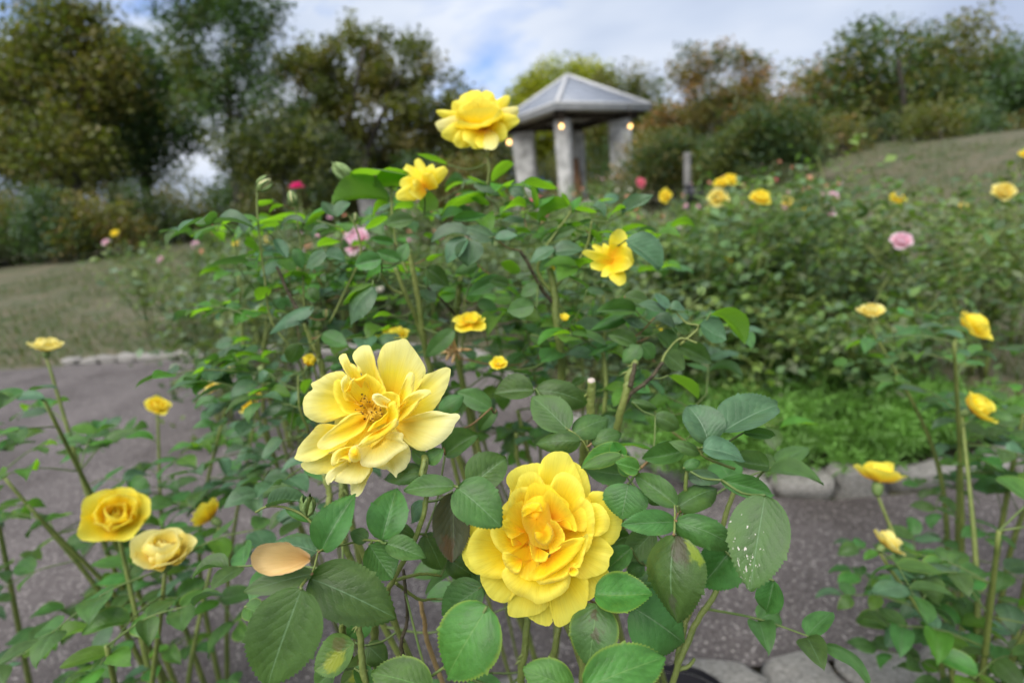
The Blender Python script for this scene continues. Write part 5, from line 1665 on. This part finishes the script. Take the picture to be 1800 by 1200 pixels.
bl1 = rim_bloom(bushA, Z4, (600, 570), .376, {'o': M_ROSE1, 'p': M_ROSE1, 'w': M_ROSE1W, 'i': M_ROSEY}, S1)
bl1['label'] = 'wide open pale lemon rose bloom with brown tipped stamens'
cc = P(*cz(Z4, 585, 545), .364)
g = np.random.default_rng(5)
e1 = unit(np.cross(ax1, UP))
e2 = np.cross(e1, ax1)
mbf, mba = MB(), MB()
for i in range(64):
    t = g.uniform(0, 6.28)
    rr = .003 + .0085 * g.uniform(0, 1) ** .7
    d = e1 * math.cos(t) + e2 * math.sin(t)
    a = cc + d * .0025
    b = cc + d * rr + ax1 * (.006 + g.uniform(0, .005) - rr * .3)
    mbf.tube(smooth_path([a, (a + b) / 2 + ax1 * .0022, b], 3), .00032, 4, cap=False)
    if i % 3:
        V, F = sphere(b, .0006 * g.uniform(.7, 1.2), 6, 4, (1.2, .9, .9))
        mba.add(V, F)
fl = part('stamens', *mbf.get(), M_FILAMENT, bl1)
fl['kind'] = 'stuff'
an = part('anthers', *mba.get(), M_ANTHER, bl1)
an['kind'] = 'stuff'
calyx(bl1, P(*cz(Z4, 640, 640), .386), ax1, .02)
st = P(*cz(Z4, 640, 640), .386) - ax1 * .02
pp = smooth_path([st, P(720, 780, .388), P(747, 806, .362), P(742, 836, .354)], 6)
part('cane', *tube(pp, .0027, 9), M_CANE, bushA)

# ------------------------------------------------------------------ top rose, seen from the side
Z5 = (8.57, (750, 140))
ax3 = unit(np.array([.05, -.25, 1.0]))
S3 = []


def r3(bx, by, db, tx, ty, dt, wz, **k):
    S3.append((bx, by, db, tx, ty, dt, wz, k))


for (tx, ty, w_, dt) in [(690, 150, 420, .67), (540, 220, 420, .68), (930, 180, 380, .68), (400, 350, 400, .665), (1060, 280, 420, .67), (800, 210, 500, .70)]:
    r3(800, 700, .675, tx, ty, dt, w_, lift=.10, cup=-.2, roll=-.03, ruf=.06)
for (tx, ty, w_, dt) in [(640, 330, 620, .645), (960, 330, 560, .645), (450, 470, 420, .65), (1120, 430, 420, .65), (800, 420, 700, .635)]:
    r3(800, 720, .67, tx, ty, dt, w_, lift=.16, cup=-.3, roll=-.02, ruf=.06)
r3(760, 690, .67, 160, 490, .655, 190, lift=.1, cup=-.3, ruf=.08)
r3(780, 720, .67, 145, 705, .65, 320, lift=.08, cup=-.3, ruf=.06, mat=M_ROSEP)
r3(780, 740, .67, 240, 850, .645, 300, lift=.1, cup=-.2, ruf=.06)
r3(900, 690, .67, 1250, 230, .665, 200, lift=.08, cup=-.3, ruf=.08)
r3(900, 700, .67, 1400, 440, .655, 230, lift=.08, cup=-.2, ruf=.08, mat=M_ROSEP)
r3(900, 720, .67, 1380, 600, .65, 280, lift=.08, cup=-.2, ruf=.08)
r3(880, 740, .67, 1215, 830, .65, 300, lift=.1, cup=-.2, ruf=.06)
r3(800, 740, .67, 420, 985, .645, 300, lift=.1, cup=-.1, ruf=.08)
r3(820, 740, .67, 640, 990, .64, 420, lift=.08, cup=-.15, ruf=.06)
r3(840, 740, .67, 830, 1030, .64, 260, lift=.08, cup=-.15, ruf=.06)
r3(880, 740, .67, 980, 1060, .635, 300, lift=.08, cup=-.2, ruf=.04, mat=M_ROSEP)
r3(820, 720, .665, 800, 640, .632, 800, lift=.1, cup=-.3, ruf=.05)
bl3 = photo_bloom(bushB, 'rose_bloom', *cz(Z5, 840, 720), .68, ax3, M_ROSEY, S3, *Z5, hires=False)
bl3['label'] = 'yellow rose bloom seen from the side against the sky'
e = P(*cz(Z5, 850, 740), .672)
part('cane', *tube(smooth_path([e, P(857, 262, .665), P(856, 275, .66)], 5), .0022, 8), M_CANE, bushB)
calyx(bl3, P(*cz(Z5, 840, 740), .676), ax3, .014)

# ------------------------------------------------------------------ smaller yellow blooms between the leaves
def px_bloom(bush, px, py, d, rpx, ax, m_, seed, opened=1.0, stalk=True, **k):
    c = P(px, py, d)
    r = rpx / FPX * d
    ax = unit(ax)
    b = generic_bloom(bush, c, ax, r, m_, seed, opened, **k)
    if stalk:
        petiole(bush, c - ax * r * .5)
    return b


def loose(bush, c, cen, d, spec):
    S = []
    for (bx, by, tx, ty, w_, dd) in spec:
        S.append((bx, by, d, tx, ty, d + dd, w_, dict(lift=random.uniform(-.12, .18), cup=random.uniform(-.3, .5), roll=random.uniform(-.04, .12), ruf=.10, twist=random.uniform(-.25, .25), base=random.uniform(.25, .6))))
    b = photo_bloom(bush, 'rose_bloom', *cz(c, *cen), d + .004, UP, M_ROSEY, S, *c, r_hip=.012, hires=False)
    petiole(bush, P(*cz(c, *cen), d + .006))
    return b


loose(bushB, C3, (1185, 195), .60, [(1190, 190, 1345, 55, 100, -.01), (1190, 190, 1000, 165, 105, .005), (1190, 200, 990, 270, 120, -.02), (1190, 200, 1110, 190, 100, -.025), (1180, 170, 1040, 45, 90, .02), (1195, 170, 1130, -10, 80, .02), (1200, 170, 1235, 35, 70, .015), (1190, 200, 1250, 120, 130, -.015), (1190, 205, 1090, 250, 120, -.028)])
loose(bushB, C4, (720, 715), .575, [(700, 700, 855, 680, 190, -.015), (700, 690, 780, 490, 130, .01), (710, 720, 495, 650, 75, -.015), (700, 690, 640, 590, 60, .0), (690, 680, 555, 595, 55, .01), (700, 730, 545, 745, 90, -.01), (700, 740, 775, 885, 110, -.015), (690, 700, 800, 620, 170, -.005), (700, 740, 640, 830, 70, -.01), (710, 720, 820, 760, 140, -.02)])
px_bloom(bushB, 826, 566, .60, 30, (.1, -.3, .9), M_ROSEY, 13, layers=((5, 1.0, .15), (4, .7, .6)))
px_bloom(bushB, 694, 598, .66, 34, (0, -.1, 1), M_ROSEY, 14, opened=.75)
px_bloom(bushL, 541, 641, .62, 20, (.45, -.2, .8), M_ROSEY, 15, opened=.35, layers=((4, 1.0, .8), (3, .8, 1.1)))
px_bloom(bushB, 876, 640, .58, 18, (.1, -.4, .8), M_ROSEY, 16, layers=((5, 1.0, .2), (3, .7, .7)))
px_bloom(bushB, 990, 562, .59, 13, (.3, -.4, .8), M_ROSEY, 17, opened=.5, layers=((4, 1.0, .6), (3, .7, 1)))
px_bloom(bushB, 966, 471, .66, 10, (.6, -.5, -.2), M_ROSEY, 18, opened=.5, layers=((3, 1.0, .5),))
px_bloom(bushR, 1157, 580, .8, 10, (.3, -.4, .8), M_ROSEY, 19, layers=((4, 1.0, .3),))


def bud(bush, px, py, d, lpx, ax, m_):
    c = P(px, py, d)
    L_ = lpx / FPX * d
    ax = unit(ax)
    V, F = tube([c, c + ax * L_ * .15, c + ax * L_ * .4, c + ax * L_ * .7, c + ax * L_ * .95, c + ax * L_], np.array([.07, .2, .25, .19, .08, .015]) * L_, 10)
    b = part('bud', V, F, m_, bush, org=c)
    a = unit(np.cross(ax, [.3, .8, .5]))
    bb = np.cross(ax, a)
    for k in range(5):
        t = 2 * math.pi * k / 5
        dd = a * math.cos(t) + bb * math.sin(t)
        V, F, UV = petal_grid(c + dd * L_ * .08, c + dd * L_ * (.12 if k % 2 else .3) + ax * L_ * 1.0, L_ * .26, dd, lift=.22, nu=2, nv=6, seed=k, base=.9, rnd=.9)
        part('sepal', V, F, M_SEPAL, b, uv=UV)
    petiole(bush, c)


bud(bushL, 452, 333, .62, 30, (.85, .1, .5), M_BUD)
bud(bushL, 518, 362, .66, 26, (-.1, 0, 1), M_BUD)
bud(bushL, 622, 318, .64, 44, (-.65, 0, .6), M_SEPAL)
bud(bushL, 625, 392, .64, 18, (.1, 0, 1), M_BUD)
bud(bushA, 541, 905, .372, 40, (.25, -.1, .9), LM['y'])
bud(bushL, 575, 560, .66, 18, (.1, 0, 1), M_TAN)
bud(bushB, 1232, 522, .66, 20, (.1, 0, 1), M_SEPAL)

# dried flower remains between the canes
q = P(800, 615, .62)
mb = MB()
g = np.random.default_rng(3)
for i in range(14):
    d = unit(g.normal(0, 1, 3))
    mb.tube(smooth_path([q, q + d * .008, q + d * .016 + g.normal(0, .003, 3)], 3), [.002] * 6 + [.0006], 5, cap=False)
part('dried_flower', *mb.get(), M_DRY, bushB, org=q)
petiole(bushB, q)

# dried petal lying on a leaf
V, F, UV = petal_rim(C7, (292, 545), .2925, [(286, 520), (240, 490), (190, 471), (180, 460), (100, 459), (25, 474), (-22, 520), (-20, 570), (5, 606), (60, 632), (150, 627), (235, 597), (284, 564)], .2865,
                     lift=.001, roll=-.003, ruf=.0020, seed=81, nr=18, na=72, sink=-.004)
M_DRYP = petal_mat('dried_petal_veined', (.44, .26, .08), (.60, .41, .16), (.66, .48, .22), tr=.2)
dp = tag(part('fallen_petal', V, F, M_DRYP, uv=UV), 'dried tan petal lying on a green rose leaf', 'petal')

# black pot rim and stones at the edge of the bed
pt = P(1205, 1215, 1.0)
pot = empty('plant_pot', zat(pt, 0), 'black plastic plant pot beside the edging stones', 'pot')
cx = zat(pt, 0)
part('wall', *tube([cx, cx + UP * .10], [.085, .10], 24, cap=False), M_BLACK, pot)
part('rim', *tube([cx + UP * .095, cx + UP * .115], [.106, .106], 24, cap=False), M_BLACK, pot)
part('earth', *tube([cx + UP * .07, cx + UP * .085], [.09, .01], 24, cap=False), M_SOIL, pot)

# near bushes going on beyond the photograph's sides
def near_bush(x, y, h, seed, label, n=30, col=M_ROSEY):
    g = np.random.default_rng(seed)
    b = np.array([x, y, 0.0])
    o = empty('rose_bush', b, label, 'rose bush', 'near rose bushes')
    NODES[o.name] = []
    tips = []
    for k in range(7):
        a = 2 * math.pi * k / 7 + g.uniform(-.3, .3)
        rr = g.uniform(.08, .30)
        tip = b + np.array([math.cos(a) * rr, math.sin(a) * rr, h * g.uniform(.7, 1.0)])
        pp = smooth_path([b + np.array([math.cos(a), math.sin(a), -.3]) * .05, b + (tip - b) * np.array([.4, .4, .55]) + g.normal(0, .02, 3), tip], 9)
        rad = np.linspace(.0065, .0025, len(pp))
        part('cane', *tube(pp, rad, 8), M_CANE, o)
        NODES[o.name] += [(q, r_) for q, r_ in zip(pp, rad)]
        tips.append(tip)
    for i in range(n):
        j = g.integers(0, len(NODES[o.name]))
        q = NODES[o.name][j][0]
        if q[2] < .3 * h:
            continue
        shoot(o, q, g.uniform(0, 6.28), g.uniform(.035, .055), 'gggplf', tilt=g.uniform(-.1, .5), drop=.1)
    for i, tip in enumerate(tips[:4]):
        ax = unit([g.uniform(-.9, .9), g.uniform(-.9, .3), .8])
        r_ = g.uniform(.026, .05)
        generic_bloom(o, tip + ax * r_ * .45, ax, r_, col if i % 3 else M_ROSEP, seed + i, opened=g.uniform(.35, 1.05))
    return o


near_bush(-.80, .95, .95, 501, 'leafy yellow rose bush standing left of the near bushes', 80)
near_bush(-.62, .60, .74, 502, 'low yellow rose bush left of the dried petal', 80)
near_bush(-1.25, .95, .9, 503, 'yellow rose bush at the outer left end of the near bed', 70, M_ROSEP)
near_bush(.70, .62, .70, 504, 'low yellow rose bush right of the specked leaf', 76)
near_bush(.98, .92, .95, 505, 'leafy yellow rose bush standing right of the near bushes', 80)
near_bush(1.40, .95, .95, 506, 'yellow rose bush at the outer right end of the near bed', 70, M_ROSEP)
